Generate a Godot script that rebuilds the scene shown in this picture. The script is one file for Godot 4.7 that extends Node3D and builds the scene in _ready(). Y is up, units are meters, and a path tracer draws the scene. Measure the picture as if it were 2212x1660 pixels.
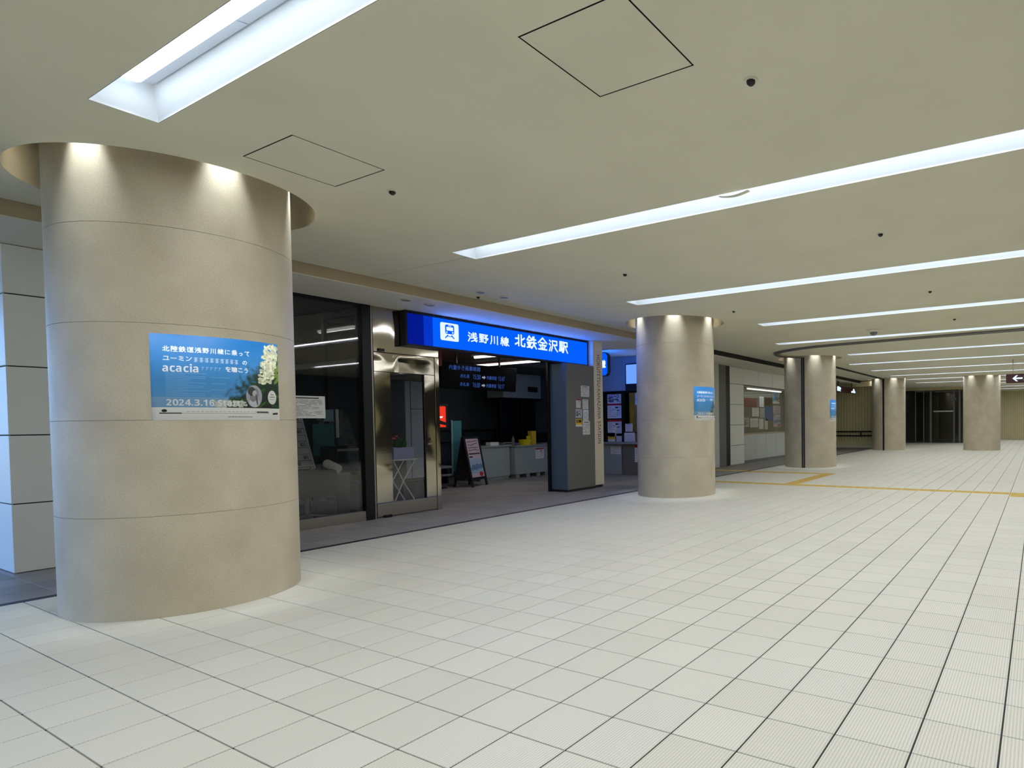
extends Node3D

# Underground concourse in front of a small railway station entrance. x right along the ceiling
# lights, -z down the concourse, y up, floor at 0.
const CEIL := 3.6
const SOFFIT := 3.45
const FRONT := -9.4
const KERB := -7.78
const TX := 0.351
const TZ := 0.3555
const LIGHT_Z := [5.2, 1.75, -1.73, -5.22, -8.77, -12.19, -15.43, -19.2, -22.5, -25.9, -29.4, -32.6, -35.9, -39.2, -43.4, -46.9]
const LIGHT_X := [-6.2, -5.29, -5.29, -6.235, -6.24, -5.284, -6.2, -5.3, -6.17, -6.17, -6.13, -6.0, -6.1, -3.8, -3.8, -3.8]
const COLUMNS := [[-6.8, -2.57, 0.84], [-6.75, -11.03, 0.82], [-6.72, -19.6, 0.85], [-6.75, -31.9, 0.83], [-2.46, -32.75, 0.833]]
var M := {}
var used := {}
var rng := RandomNumberGenerator.new()
var cam: Camera3D
var cam_basis: Basis

func _ready() -> void:
	# ---- camera (lens shifted up: the photo is cropped from a wider frame)
	var f := 1313.234
	cam = Camera3D.new()
	cam.name = "camera"
	cam.projection = Camera3D.PROJECTION_FRUSTUM
	cam.keep_aspect = Camera3D.KEEP_HEIGHT
	cam.near = 0.05
	cam.far = 200.0
	cam.size = cam.near * 1660.0 / f
	cam.frustum_offset = Vector2((1106.0 - 1520.0) / f, (948.375 - 830.0) / f) * cam.near
	cam.position = Vector3(0, 1.5, 0)
	cam.rotation = Vector3(-0.0264268, 0.504051, -0.0119859)
	cam_basis = Basis.from_euler(cam.rotation)
	add_child(cam)
	# ---- sky (daylight that comes in by the stair opening on the left), exposure
	var env := Environment.new()
	env.background_mode = Environment.BG_SKY
	var sky := Sky.new()
	var sm := ProceduralSkyMaterial.new()
	sm.sky_top_color = Color(0.40, 0.58, 0.85)
	sm.sky_horizon_color = Color(0.56, 0.73, 0.96)
	sm.ground_bottom_color = Color(0.35, 0.38, 0.4)
	sm.ground_horizon_color = Color(0.6, 0.68, 0.75)
	sm.sky_energy_multiplier = SKY_E
	sm.ground_energy_multiplier = SKY_E
	sky.sky_material = sm
	env.sky = sky
	env.tonemap_mode = Environment.TONE_MAPPER_LINEAR
	env.tonemap_exposure = 1.0
	env.sdfgi_enabled = true
	env.ssao_enabled = true
	env.ssil_enabled = true
	var we := WorldEnvironment.new()
	we.name = "world_environment"
	we.environment = env
	add_child(we)
	# ---- area lights of the ceiling troughs, just in front of their glowing lenses
	for i in LIGHT_Z.size():
		var x0: float = LIGHT_X[i] + 0.12
		area_light("trough_light", Vector3((x0 + 3.4) / 2, 3.615, LIGHT_Z[i]), Vector3(0, -1, 0), Vector2(3.4 - x0, 0.13), TROUGH_E * (1.12 if LIGHT_Z[i] > -7.0 else (1.0 if LIGHT_Z[i] > -15.0 or LIGHT_Z[i] < -40.0 else 0.84)), Color(0.97, 0.975, 1.0), Vector3(0, 0, 1))
	rng.seed = 20240316
	make_materials()
	build_floor()
	build_ceiling()
	build_walls()
	build_columns()
	build_lights()
	build_ceiling_fittings()
	build_storefront()
	build_sign()
	build_glass_office()
	build_hall()
	build_ticket_office()
	build_window_shop()
	build_far_end()
	build_posters()

const SKY_E := 2.15
const TROUGH_E := 6.5
const SPOT_E := 2.6

# =============================================================== helpers
func numbered(n: String) -> String:
	var k: int = used.get(n, 0)
	used[n] = k + 1
	return n if k == 0 else "%s_%03d" % [n, k]

func thing(n: String, label: String, cat: String, at := Vector3.ZERO, turn := 0.0, group := "") -> Node3D:
	var o := Node3D.new()
	o.name = numbered(n)
	add_child(o)
	o.position = at
	o.rotation.y = turn
	return tag(o, label, cat, group)

func tag(o: Node3D, label: String, cat: String, group := "") -> Node3D:
	o.set_meta("label", label)
	o.set_meta("category", cat)
	if group:
		o.set_meta("group", group)
	return o

func begin() -> SurfaceTool:
	var st := SurfaceTool.new()
	st.begin(Mesh.PRIMITIVE_TRIANGLES)
	return st

func mesh_of(st: SurfaceTool) -> ArrayMesh:
	st.generate_normals()
	return st.commit()

func put(n: String, st: SurfaceTool, m: Material, parent: Node3D = null) -> MeshInstance3D:
	return put_mesh(n, mesh_of(st), m, parent)

func put_mesh(n: String, mesh: Mesh, m: Material, parent: Node3D = null) -> MeshInstance3D:
	var o := MeshInstance3D.new()
	o.mesh = mesh
	o.material_override = m
	if parent == null or parent == self:
		o.name = numbered(n)
		add_child(o)
	else:
		o.name = n
		parent.add_child(o, true)
	return o

func structure(n: String, label := "", parent: Node3D = null) -> Node3D:
	var o := Node3D.new()
	o.name = numbered(n)
	add_child(o)
	o.set_meta("kind", "structure")
	if label:
		o.set_meta("label", label)
	return o

func tri(st: SurfaceTool, a: Vector3, b: Vector3, c: Vector3, out: Vector3, ua := Vector2.ZERO, ub := Vector2.ZERO, uc := Vector2.ZERO) -> void:
	if (b - a).cross(c - a).dot(out) > 0.0:
		var t := b
		b = c
		c = t
		var tu := ub
		ub = uc
		uc = tu
	st.set_uv(ua)
	st.add_vertex(a)
	st.set_uv(ub)
	st.add_vertex(b)
	st.set_uv(uc)
	st.add_vertex(c)

func quad(st: SurfaceTool, a: Vector3, b: Vector3, c: Vector3, d: Vector3, out: Vector3, ua := Vector2(0, 0), ub := Vector2(1, 0), uc := Vector2(1, 1), ud := Vector2(0, 1)) -> void:
	tri(st, a, b, c, out, ua, ub, uc)
	tri(st, a, c, d, out, ua, uc, ud)

# a box from lo to hi with chamfered edges, through the transform t
func box(st: SurfaceTool, lo: Vector3, hi: Vector3, bev := 0.004, t := Transform3D.IDENTITY) -> void:
	st.set_smooth_group(-1)
	var c := (lo + hi) / 2
	var h := (hi - lo) / 2
	var b: float = minf(bev, minf(h.x, minf(h.y, h.z)) * 0.45)
	for ax in 3:
		var u := (ax + 1) % 3
		var v := (ax + 2) % 3
		for s in [-1.0, 1.0]:
			var p := []
			for q in [[-1, -1], [1, -1], [1, 1], [-1, 1]]:
				var w := Vector3.ZERO
				w[ax] = s * h[ax]
				w[u] = q[0] * (h[u] - b)
				w[v] = q[1] * (h[v] - b)
				p.append(t * (c + w))
			var n := Vector3.ZERO
			n[ax] = s
			quad(st, p[0], p[1], p[2], p[3], t.basis * n)
	if b <= 0.0:
		return
	for ax in 3:
		var u := (ax + 1) % 3
		var v := (ax + 2) % 3
		for su in [-1.0, 1.0]:
			for sv in [-1.0, 1.0]:
				var p := []
				for q in [[-1, 0], [1, 0], [1, 1], [-1, 1]]:
					var w := Vector3.ZERO
					w[ax] = q[0] * (h[ax] - b)
					w[u] = su * (h[u] - (b if q[1] == 0 else 0.0))
					w[v] = sv * (h[v] - (b if q[1] == 1 else 0.0))
					p.append(t * (c + w))
				var n := Vector3.ZERO
				n[u] = su
				n[v] = sv
				quad(st, p[0], p[1], p[2], p[3], t.basis * n)
	for sx in [-1.0, 1.0]:
		for sy in [-1.0, 1.0]:
			for sz in [-1.0, 1.0]:
				var s := Vector3(sx, sy, sz)
				tri(st, t * (c + s * Vector3(h.x, h.y - b, h.z - b)), t * (c + s * Vector3(h.x - b, h.y, h.z - b)), t * (c + s * Vector3(h.x - b, h.y - b, h.z)), t.basis * s)

func box_part(n: String, lo: Vector3, hi: Vector3, m: Material, parent: Node3D = null, bev := 0.004, t := Transform3D.IDENTITY) -> MeshInstance3D:
	var st := begin()
	box(st, lo.min(hi), hi.max(lo), bev, t)
	return put(n, st, m, parent)

# profile of (radius, height) pairs turned about y
func lathe(st: SurfaceTool, prof: Array, seg := 24, at := Vector3.ZERO, smooth := true, t := Transform3D.IDENTITY) -> void:
	for k in prof.size() - 1:
		var p: Vector2 = prof[k]
		var q: Vector2 = prof[k + 1]
		var d := q - p
		var nr := Vector2(d.y, -d.x)
		st.set_smooth_group((k % 30) + 1 if smooth else -1)
		for i in seg:
			var a0 := TAU * i / seg
			var a1 := TAU * (i + 1) / seg
			var am := (a0 + a1) / 2
			var out := Vector3(cos(am) * nr.x, nr.y, sin(am) * nr.x)
			quad(st, t * (at + ring(p, a0)), t * (at + ring(p, a1)), t * (at + ring(q, a1)), t * (at + ring(q, a0)), t.basis * out)

func ring(p: Vector2, a: float) -> Vector3:
	return Vector3(cos(a) * p.x, p.y, sin(a) * p.x)

# round bar along a list of points
func tube(st: SurfaceTool, pts: Array, r: float, seg := 8) -> void:
	st.set_smooth_group(1)
	var rings := []
	for i in pts.size():
		var dir: Vector3 = (pts[mini(i + 1, pts.size() - 1)] - pts[maxi(i - 1, 0)]).normalized()
		var up := Vector3.UP if absf(dir.y) < 0.9 else Vector3.RIGHT
		var u := dir.cross(up).normalized()
		var v := u.cross(dir)
		var rr := []
		for k in seg:
			var a := TAU * k / seg
			rr.append(pts[i] + (u * cos(a) + v * sin(a)) * r)
		rings.append(rr)
	for i in pts.size() - 1:
		var mid: Vector3 = (pts[i] + pts[i + 1]) / 2
		for k in seg:
			var n := (k + 1) % seg
			quad(st, rings[i][k], rings[i][n], rings[i + 1][n], rings[i + 1][k], (rings[i][k] + rings[i + 1][n]) / 2 - mid)
	st.set_smooth_group(-1)
	for e in [0, pts.size() - 1]:
		var o: Vector3 = pts[e] - pts[1 if e == 0 else e - 1]
		for k in seg - 2:
			tri(st, rings[e][0], rings[e][k + 1], rings[e][k + 2], o)

# polygon (in x,y) pushed out along z from z0 to z1, through t
func slab(st: SurfaceTool, poly: PackedVector2Array, z0: float, z1: float, t := Transform3D.IDENTITY) -> void:
	st.set_smooth_group(-1)
	var idx := Geometry2D.triangulate_polygon(poly)
	for s in [z0, z1]:
		var o := t.basis * Vector3(0, 0, 1 if s == maxf(z0, z1) else -1)
		for k in range(0, idx.size(), 3):
			var a := poly[idx[k]]
			var b := poly[idx[k + 1]]
			var c := poly[idx[k + 2]]
			tri(st, t * Vector3(a.x, a.y, s), t * Vector3(b.x, b.y, s), t * Vector3(c.x, c.y, s), o)
	var ctr := Vector2.ZERO
	var cw := Geometry2D.is_polygon_clockwise(poly)
	for k in poly.size():
		var a := poly[k]
		var b := poly[(k + 1) % poly.size()]
		var n := (b - a).orthogonal() * (1.0 if cw else -1.0)
		quad(st, t * Vector3(a.x, a.y, z0), t * Vector3(b.x, b.y, z0), t * Vector3(b.x, b.y, z1), t * Vector3(a.x, a.y, z1), t.basis * -Vector3(n.x, n.y, 0) if false else t.basis * Vector3(n.x, n.y, 0))

func rounded(w: float, h: float, r: float, c := Vector2.ZERO, seg := 5) -> PackedVector2Array:
	var p := PackedVector2Array()
	for q in [[1, 1, 0.0], [-1, 1, PI / 2], [-1, -1, PI], [1, -1, PI * 1.5]]:
		for k in seg + 1:
			var a: float = q[2] + PI / 2 * k / seg
			p.append(c + Vector2(q[0] * (w / 2 - r) + cos(a) * r, q[1] * (h / 2 - r) + sin(a) * r))
	return p

# a sheet with a printed front: centre, unit vectors to its right and up, size
func sheet(n: String, c: Vector3, right: Vector3, up: Vector3, w: float, h: float, m: Material, parent: Node3D = null, thick := 0.004) -> MeshInstance3D:
	var st := begin()
	st.set_smooth_group(-1)
	var nn := right.cross(up).normalized()
	var p := []
	for z in [0.0, 1.0]:
		for q in [[-1, 1], [1, 1], [1, -1], [-1, -1]]:
			p.append(c + right * q[0] * w / 2 + up * q[1] * h / 2 + nn * thick * z)
	quad(st, p[4], p[5], p[6], p[7], nn)
	var e := Vector2(0.004, 0.996)
	quad(st, p[0], p[1], p[2], p[3], -nn, e, e, e, e)
	for k in 4:
		quad(st, p[k], p[(k + 1) % 4], p[4 + (k + 1) % 4], p[4 + k], (p[k] + p[(k + 1) % 4]) / 2 - c, e, e, e, e)
	return put(n, st, m, parent)

func area_light(n: String, at: Vector3, dir: Vector3, size: Vector2, e: float, c: Color, up := Vector3.UP) -> void:
	var a := AreaLight3D.new()
	a.name = numbered(n)
	a.area_size = size
	a.area_normalize_energy = false
	a.light_energy = e
	a.light_color = c
	a.shadow_enabled = true
	a.area_range = 60.0
	a.area_attenuation = 2.0
	add_child(a)
	a.look_at_from_position(at, at + dir, up)

func spot(n: String, at: Vector3, dir: Vector3, angle: float, e: float, c: Color, size := 0.02) -> void:
	var s := SpotLight3D.new()
	s.name = numbered(n)
	s.spot_angle = angle
	s.spot_angle_attenuation = 1.0
	s.spot_range = 12.0
	s.spot_attenuation = 2.0
	s.light_energy = e
	s.light_color = c
	s.light_size = size
	s.shadow_enabled = true
	add_child(s)
	s.look_at_from_position(at, at + dir, Vector3.RIGHT)

# a pixel of the photo, for choosing which tiles show largest
func seen_at(p: Vector3) -> Vector3:
	var q := cam_basis.inverse() * (p - cam.position)
	if q.z > -0.2:
		return Vector3(-1, -1, 99)
	return Vector3(1520.0 + 1313.2 * q.x / -q.z, 948.4 - 1313.2 * q.y / -q.z, -q.z)

func in_frame(p: Vector3, pad := 60.0) -> bool:
	var s := seen_at(p)
	return s.z < 90 and s.x > -pad and s.x < 2212 + pad and s.y > -pad and s.y < 1660 + pad

# =============================================================== materials
func mat(n: String, c: Color, rough := 0.6, metal := 0.0) -> StandardMaterial3D:
	var m := StandardMaterial3D.new()
	m.resource_name = n
	m.albedo_color = c
	m.roughness = rough
	m.metallic = metal
	M[n] = m
	return m

func glow(n: String, c: Color, e: float) -> StandardMaterial3D:
	var m := mat(n, c * 0.6 + Color(0, 0, 0, 0.4), 0.4)
	m.albedo_color.a = 1.0
	m.metallic_specular = 0.15
	m.emission_enabled = true
	m.emission = c
	m.emission_energy_multiplier = e
	return m

func noise_tex(seed_: int, freq: float, lo: Color, hi: Color, size := 512, oct := 4) -> NoiseTexture2D:
	var t := NoiseTexture2D.new()
	var n := FastNoiseLite.new()
	n.seed = seed_
	n.noise_type = FastNoiseLite.TYPE_SIMPLEX_SMOOTH
	n.frequency = freq
	n.fractal_octaves = oct
	t.noise = n
	t.width = size
	t.height = size
	t.seamless = true
	var g := Gradient.new()
	g.set_color(0, lo)
	g.set_color(1, hi)
	t.color_ramp = g
	return t

func textured(m: StandardMaterial3D, t: Texture2D, scale: float, det: Texture2D = null, dscale := 1.0) -> void:
	m.albedo_texture = t
	m.uv1_triplanar = true
	m.uv1_scale = Vector3.ONE * scale
	if det:
		m.detail_enabled = true
		m.detail_albedo = det
		m.detail_blend_mode = BaseMaterial3D.BLEND_MODE_MUL
		m.detail_uv_layer = BaseMaterial3D.DETAIL_UV_2
		m.uv2_triplanar = true
		m.uv2_scale = Vector3.ONE * dscale

func make_materials() -> void:
	mat("ceiling_paint", Color(0.87, 0.853, 0.762), 0.85)
	textured(M.ceiling_paint, noise_tex(3, 0.006, Color(0.97, 0.97, 0.97), Color(1, 1, 1)), 0.22)
	mat("soffit_paint", Color(0.87, 0.85, 0.78), 0.8)
	mat("fascia", Color(0.70, 0.64, 0.53), 0.7)
	mat("black", Color(0.03, 0.03, 0.035), 0.5)
	mat("dark_brown", Color(0.10, 0.09, 0.08), 0.8)
	mat("frame_black", Color(0.05, 0.055, 0.06), 0.35, 0.3)
	mat("white_paint", Color(0.93, 0.94, 0.95), 0.6)
	mat("batten", Color(0.85, 0.88, 0.92), 0.4)
	mat("stone", Color(0.87, 0.832, 0.73), 0.5)
	textured(M.stone, noise_tex(11, 0.008, Color(0.88, 0.87, 0.86), Color(1, 1, 1), 512, 5), 0.45, noise_tex(12, 0.12, Color(0.86, 0.85, 0.84), Color(1, 1, 1), 512, 3), 1.3)
	M.stone.uv1_scale = Vector3(0.5, 0.38, 0.5)
	mat("stone_joint", Color(0.55, 0.48, 0.40), 0.8)
	# floor
	var rib := Image.create_empty(512, 8, true, Image.FORMAT_RGB8)
	for x in 512:
		var ph := fmod(x * 22.0 / 512.0, 1.0)
		var v := 1.0 - 0.11 * smoothstep(0.30, 0.0, absf(ph - 0.5))
		for y in 8:
			rib.set_pixel(x, y, Color(v, v, v * 0.99))
	rib.generate_mipmaps()
	var ribt := ImageTexture.create_from_image(rib)
	var tints := [Color(0.865, 0.855, 0.812), Color(0.858, 0.85, 0.808), Color(0.872, 0.862, 0.818), Color(0.850, 0.84, 0.792), Color(0.86, 0.848, 0.80)]
	for k in 5:
		mat("tile_%d" % k, tints[k], 0.5)
		M["tile_%d" % k].metallic_specular = 0.35
		M["tile_%d" % k].albedo_texture = ribt
	mat("tile_many", Color(1, 1, 1), 0.5)
	M.tile_many.metallic_specular = 0.35
	M.tile_many.albedo_texture = ribt
	M.tile_many.vertex_color_use_as_albedo = true
	mat("grout", Color(0.56, 0.55, 0.49), 0.9)
	mat("joint_black", Color(0.07, 0.065, 0.06), 0.7)
	mat("tactile", Color(0.85, 0.74, 0.40), 0.6)
	for k in 3:
		mat("grey_tile_%d" % k, [Color(0.60, 0.58, 0.57), Color(0.57, 0.55, 0.54), Color(0.62, 0.595, 0.575)][k], 0.5)
	mat("kerb_dark", Color(0.06, 0.06, 0.068), 0.6)
	# walls
	mat("panel_white", Color(0.93, 0.935, 0.91), 0.4)
	mat("panel_joint", Color(0.12, 0.12, 0.12), 0.8)
	mat("panel_grey", Color(0.76, 0.78, 0.76), 0.5)
	mat("pillar_grey", Color(0.45, 0.44, 0.42), 0.6)
	mat("pillar_blue", Color(0.33, 0.41, 0.50), 0.5)
	mat("board_black", Color(0.012, 0.012, 0.016), 0.7)
	M.board_black.metallic_specular = 0.2
	mat("fin_stone", Color(0.93, 0.88, 0.78), 0.6)
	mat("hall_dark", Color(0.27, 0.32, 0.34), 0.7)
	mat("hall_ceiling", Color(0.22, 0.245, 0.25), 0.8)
	mat("beige_wall", Color(0.91, 0.88, 0.70), 0.7)
	mat("beige_rib", Color(0.83, 0.785, 0.61), 0.7)
	mat("opposite_wall", Color(0.13, 0.13, 0.13), 0.4)
	# metals, glass
	var steel := mat("steel_mirror", Color(0.66, 0.635, 0.58), 0.07, 1.0)
	var wav := NoiseTexture2D.new()
	var wn := FastNoiseLite.new()
	wn.seed = 5
	wn.frequency = 0.008
	wn.fractal_octaves = 1
	wav.noise = wn
	wav.as_normal_map = true
	wav.bump_strength = 6.0
	wav.seamless = true
	wav.width = 256
	wav.height = 256
	steel.normal_enabled = true
	steel.normal_texture = wav
	steel.normal_scale = 0.3
	steel.uv1_triplanar = true
	steel.uv1_scale = Vector3.ONE * 0.55
	mat("steel", Color(0.62, 0.60, 0.57), 0.32, 1.0)
	mat("chrome", Color(0.8, 0.8, 0.8), 0.12, 1.0)
	var g := mat("glass", Color(0.06, 0.08, 0.085, 0.16), 0.02)
	g.transparency = BaseMaterial3D.TRANSPARENCY_ALPHA
	var gd := mat("glass_dark", Color(0.03, 0.045, 0.045, 0.5), 0.03)
	gd.transparency = BaseMaterial3D.TRANSPARENCY_ALPHA
	# glowing things
	glow("tube_glow", Color(0.90, 0.955, 1.0), 4.6)
	glow("lamp_glow", Color(1.0, 0.96, 0.9), 3.0)
	glow("sign_blue", Color(0.0, 0.36, 0.98), 1.0)
	glow("sign_falloff_dim", Color(0.0, 0.10, 0.62), 0.7)  # weaker emission stands in for lamp falloff inside the sign
	glow("sign_falloff_mid", Color(0.0, 0.22, 0.82), 0.8)
	glow("sign_white", Color(0.88, 0.95, 1.0), 1.0)
	glow("screen_red", Color(0.95, 0.22, 0.14), 0.9)
	glow("screen_orange", Color(1.0, 0.45, 0.22), 0.8)
	glow("screen_white", Color(1.0, 0.93, 0.9), 1.0)
	glow("screen_blue", Color(0.44, 0.64, 0.98), 0.95)
	glow("board_text", Color(0.30, 0.46, 0.86), 0.26)
	glow("board_white", Color(0.75, 0.78, 0.9), 0.4)
	glow("hall_tube", Color(1.0, 1.0, 0.96), 2.0)
	mat("sign_frame", Color(0.03, 0.05, 0.20), 0.4)
	mat("sign_maroon", Color(0.26, 0.07, 0.08), 0.5)
	mat("letter_brown", Color(0.30, 0.27, 0.23), 0.6)
	mat("plastic_black", Color(0.045, 0.045, 0.05), 0.45)
	mat("plastic_white", Color(0.88, 0.88, 0.87), 0.5)
	mat("plastic_grey", Color(0.48, 0.49, 0.50), 0.5)
	mat("wood_dark", Color(0.20, 0.11, 0.07), 0.6)
	mat("fabric_dark", Color(0.05, 0.055, 0.05), 0.9)
	mat("teal", Color(0.27, 0.52, 0.55), 0.6)
	mat("pale_blue", Color(0.62, 0.76, 0.84), 0.6)
	mat("yellow", Color(0.86, 0.80, 0.10), 0.5)
	mat("red_brown", Color(0.40, 0.16, 0.15), 0.6)
	mat("paper_white", Color(0.90, 0.90, 0.88), 0.8)
	mat("paper_yellow", Color(0.88, 0.74, 0.16), 0.8)
	mat("leaf", Color(0.20, 0.36, 0.15), 0.7)
	mat("petal_pink", Color(0.80, 0.36, 0.42), 0.7)
	mat("counter_grey", Color(0.60, 0.64, 0.65), 0.5)
	mat("counter_top", Color(0.60, 0.62, 0.62), 0.4)
	mat("lilac", Color(0.72, 0.72, 0.86), 0.6)
	mat("machine_grey", Color(0.62, 0.65, 0.70), 0.5)
	mat("display_cloth", Color(0.42, 0.42, 0.37), 0.9)
	mat("dark_green_glass", Color(0.10, 0.13, 0.10), 0.12)
	for k in 6:
		var m := mat("notice_%d" % k, Color.WHITE, 0.8)
		m.albedo_texture = ImageTexture.create_from_image(notice_image(k))
	var pm := mat("poster_print", Color.WHITE, 0.55)
	pm.albedo_texture = ImageTexture.create_from_image(poster_image())

# =============================================================== lettering
# strokes of each character on a 100 x 100 square, y down
const GLYPH := {
	"浅": "10,10 22,20;6,38 18,47;6,95 22,62;36,24 88,18;34,42 90,36;30,62 96,54;56,6 62,50 76,82 90,92 96,78;88,62 68,82 36,95;76,6 86,14",
	"野": "8,10 44,10 44,48 8,48 8,10;8,29 44,29;26,10 26,84;8,66 46,66;4,88 50,82;56,12 90,12 72,32;62,26 80,40;52,46 96,46 88,62;74,46 74,88 64,92 58,88",
	"川": "18,10 18,60 8,94;50,14 50,84;84,8 84,94",
	"線": "24,4 10,24 24,34;36,18 8,46;8,46 40,44;32,36 40,50;24,46 24,94;10,60 4,80;36,58 42,74;70,2 64,14;52,16 90,16 90,44 52,44 52,16;52,30 90,30;71,44 71,92 62,90;48,60 64,58 46,88;92,50 78,62;72,56 84,78 98,90",
	"北": "36,8 36,90;6,36 36,34;4,80 36,64;62,6 62,82 70,90 94,90 96,70;92,28 62,46",
	"鉄": "26,4 4,34;26,4 48,26;14,36 40,36;6,54 46,54;26,36 26,88;4,92 48,86;12,64 18,78;40,62 34,76;62,8 52,34;56,26 92,26;50,52 98,52;74,4 74,52 64,80 48,96;74,54 84,78 98,96",
	"金": "50,2 4,42;50,2 96,42;28,40 72,40;14,60 86,60;50,40 50,92;26,68 34,84;74,68 66,84;6,93 94,93",
	"沢": "10,10 22,20;6,38 18,47;6,95 22,62;40,12 90,12 90,44 42,44;42,12 42,46 38,70 28,95;62,46 74,72 97,95",
	"駅": "10,8 10,58;10,8 48,8;30,8 30,56;10,24 44,24;10,40 44,40;10,57 50,57 48,88 40,94 34,88;6,70 4,86;16,70 18,84;26,68 29,80;36,66 39,76;58,10 94,10 94,42 58,42;58,10 58,46 56,72 48,95;74,44 82,70 98,95",
	"陸": "8,6 8,96;8,6 32,6 20,30 32,50 22,60 12,54;42,16 94,16;68,4 68,34;38,34 98,34;56,36 42,54;80,36 92,52;46,62 92,62;68,50 68,90;36,92 98,92",
	"道": "44,4 50,14;84,2 76,14;34,18 98,18;66,18 60,28;48,30 86,30 86,74 48,74 48,30;48,44 86,44;48,58 86,58;10,8 18,18;6,36 22,36 10,60 22,74 8,88;14,80 40,92 98,92",
	"に": "14,10 10,50 16,90;42,24 86,22;40,66 50,82 92,80",
	"乗": "80,4 20,14;6,30 94,30;10,50 90,50;28,18 28,68;72,18 72,68;6,68 94,68;50,8 50,98;48,68 10,94;52,68 92,94",
	"っ": "22,56 60,44 80,60 66,84 40,92",
	"て": "8,18 92,12 56,36 52,64 80,92",
	"ユ": "16,22 80,22 72,80;4,82 96,82",
	"ー": "6,50 94,50",
	"ミ": "20,14 76,26;24,42 74,54;16,70 82,90",
	"ン": "10,18 32,32;10,88 50,76 92,24",
	"の": "52,18 44,60 22,82 8,62 20,30 54,14 88,34 88,62 58,90",
	"を": "14,20 84,18;44,4 20,50 48,44 58,66;92,40 46,66 44,86 88,92",
	"聴": "4,10 44,10;10,10 10,76;36,10 36,96;10,32 36,32;10,52 36,52;4,80 40,70;48,16 98,16;72,4 72,28;50,30 96,30 96,54 50,54 50,30;66,30 66,54;80,30 80,54;48,70 44,90;60,66 62,90 84,90 84,78;74,62 80,72;92,68 98,84",
	"こ": "18,20 76,18 60,30;14,66 30,86 88,84",
	"う": "34,6 64,14;16,40 60,32 76,50 64,80 36,96",
	"内": "12,20 12,96;12,20 88,20 88,90 76,92;50,4 50,24 24,70;50,40 78,66",
	"灘": "6,10 16,20;4,38 14,47;4,95 16,62;22,16 56,16;32,6 32,26;46,6 46,26;26,30 52,30 52,46 26,46 26,30;39,26 39,70;24,58 54,58;20,70 58,70;38,70 22,95;40,72 56,95;68,6 60,34;64,26 64,96;80,8 76,22;64,26 98,26;64,46 96,46;64,66 96,66;64,90 98,90;80,26 80,90",
	"ゆ": "14,16 12,70 30,36 66,26 86,48 70,70 48,62;54,6 56,60 36,96",
	"き": "14,24 80,16;12,46 86,38;40,4 72,62;22,66 30,88 76,92",
	"発": "10,12 40,12 4,52;18,26 28,34;60,6 70,24 96,50;84,10 66,26;22,48 78,48;10,64 90,64;38,48 34,74 10,94;62,48 62,86 92,90 94,76",
	"車": "10,14 90,14;18,30 82,30 82,64 18,64 18,30;18,47 82,47;50,2 50,98;4,80 96,80",
	"時": "8,16 36,16 36,80 8,80 8,16;8,48 36,48;70,2 70,38;46,18 94,18;42,38 98,38;44,58 96,58;82,44 82,90 70,92;54,68 62,80",
	"刻": "6,14 60,14;34,2 34,14 14,38 44,38;50,30 8,74;50,56 10,94;34,66 56,88;72,14 72,68;92,4 92,90 80,92",
	"改": "8,14 42,14 42,44 8,44 8,84 46,74;64,4 50,40;58,24 96,24;88,26 74,64 46,94;58,34 76,70 98,92",
	"札": "6,26 46,26;26,4 26,96;24,32 4,66;30,40 46,56;60,6 60,82 68,90 94,90 96,74",
	"前": "28,4 36,16;72,2 64,16;6,20 94,20;14,34 14,92;14,34 44,34 44,90;14,52 44,52;14,68 44,68;62,36 62,76;86,30 86,90 74,92",
	"到": "6,12 58,12;32,14 12,36 48,34;42,26 56,42;10,58 54,58;32,42 32,84;4,90 58,82;72,14 72,68;92,4 92,90 80,92",
	"着": "30,2 36,12;70,2 64,12;12,16 88,16;18,28 82,28;6,40 94,40;50,16 50,40;40,40 8,76;32,52 80,52 80,96 32,96 32,52;32,66 80,66;32,80 80,80",
	"特": "22,4 22,96;12,16 4,40;6,34 42,34;4,66 44,58;70,4 70,40;50,20 94,20;44,40 98,40;46,60 96,60;82,46 82,90 70,92;56,70 64,82",
	"→": "4,50 96,50;66,22 96,50 66,78",
	"⇒": "4,50 70,50;58,22 96,50 58,78;60,36 86,50 60,64",
}

func strokes(ch: String) -> Array:
	var out := []
	if not GLYPH.has(ch):
		return out
	for s in GLYPH[ch].split(";"):
		var line := []
		for p in s.split(" "):
			var q: PackedStringArray = p.split(",")
			line.append(Vector2(float(q[0]), float(q[1])) / 100.0)
		out.append(line)
	return out

# raised lettering: strokes as flat bars on the plane (o, right, up), each character w x h, bars of width sw and depth d
func letter_bars(st: SurfaceTool, text: String, o: Vector3, right: Vector3, up: Vector3, w: float, h: float, pitch: float, sw: float, d: float) -> void:
	var nn := right.cross(up).normalized()
	for i in text.length():
		for line in strokes(text[i]):
			for k in line.size() - 1:
				var a: Vector3 = o + right * (i * pitch + line[k].x * w) - up * line[k].y * h
				var b: Vector3 = o + right * (i * pitch + line[k + 1].x * w) - up * line[k + 1].y * h
				var dir := (b - a).normalized()
				var side := nn.cross(dir) * sw / 2
				var t := Transform3D(Basis(dir, nn.cross(dir), nn), a)
				box(st, Vector3(-sw * 0.42, -sw / 2, 0), Vector3((b - a).length() + sw * 0.42, sw / 2, d), 0.0, t)

func font_of(bold := false) -> SystemFont:
	var f := SystemFont.new()
	f.font_names = PackedStringArray(["Droid Sans"])
	f.font_weight = 700 if bold else 400
	return f

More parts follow.
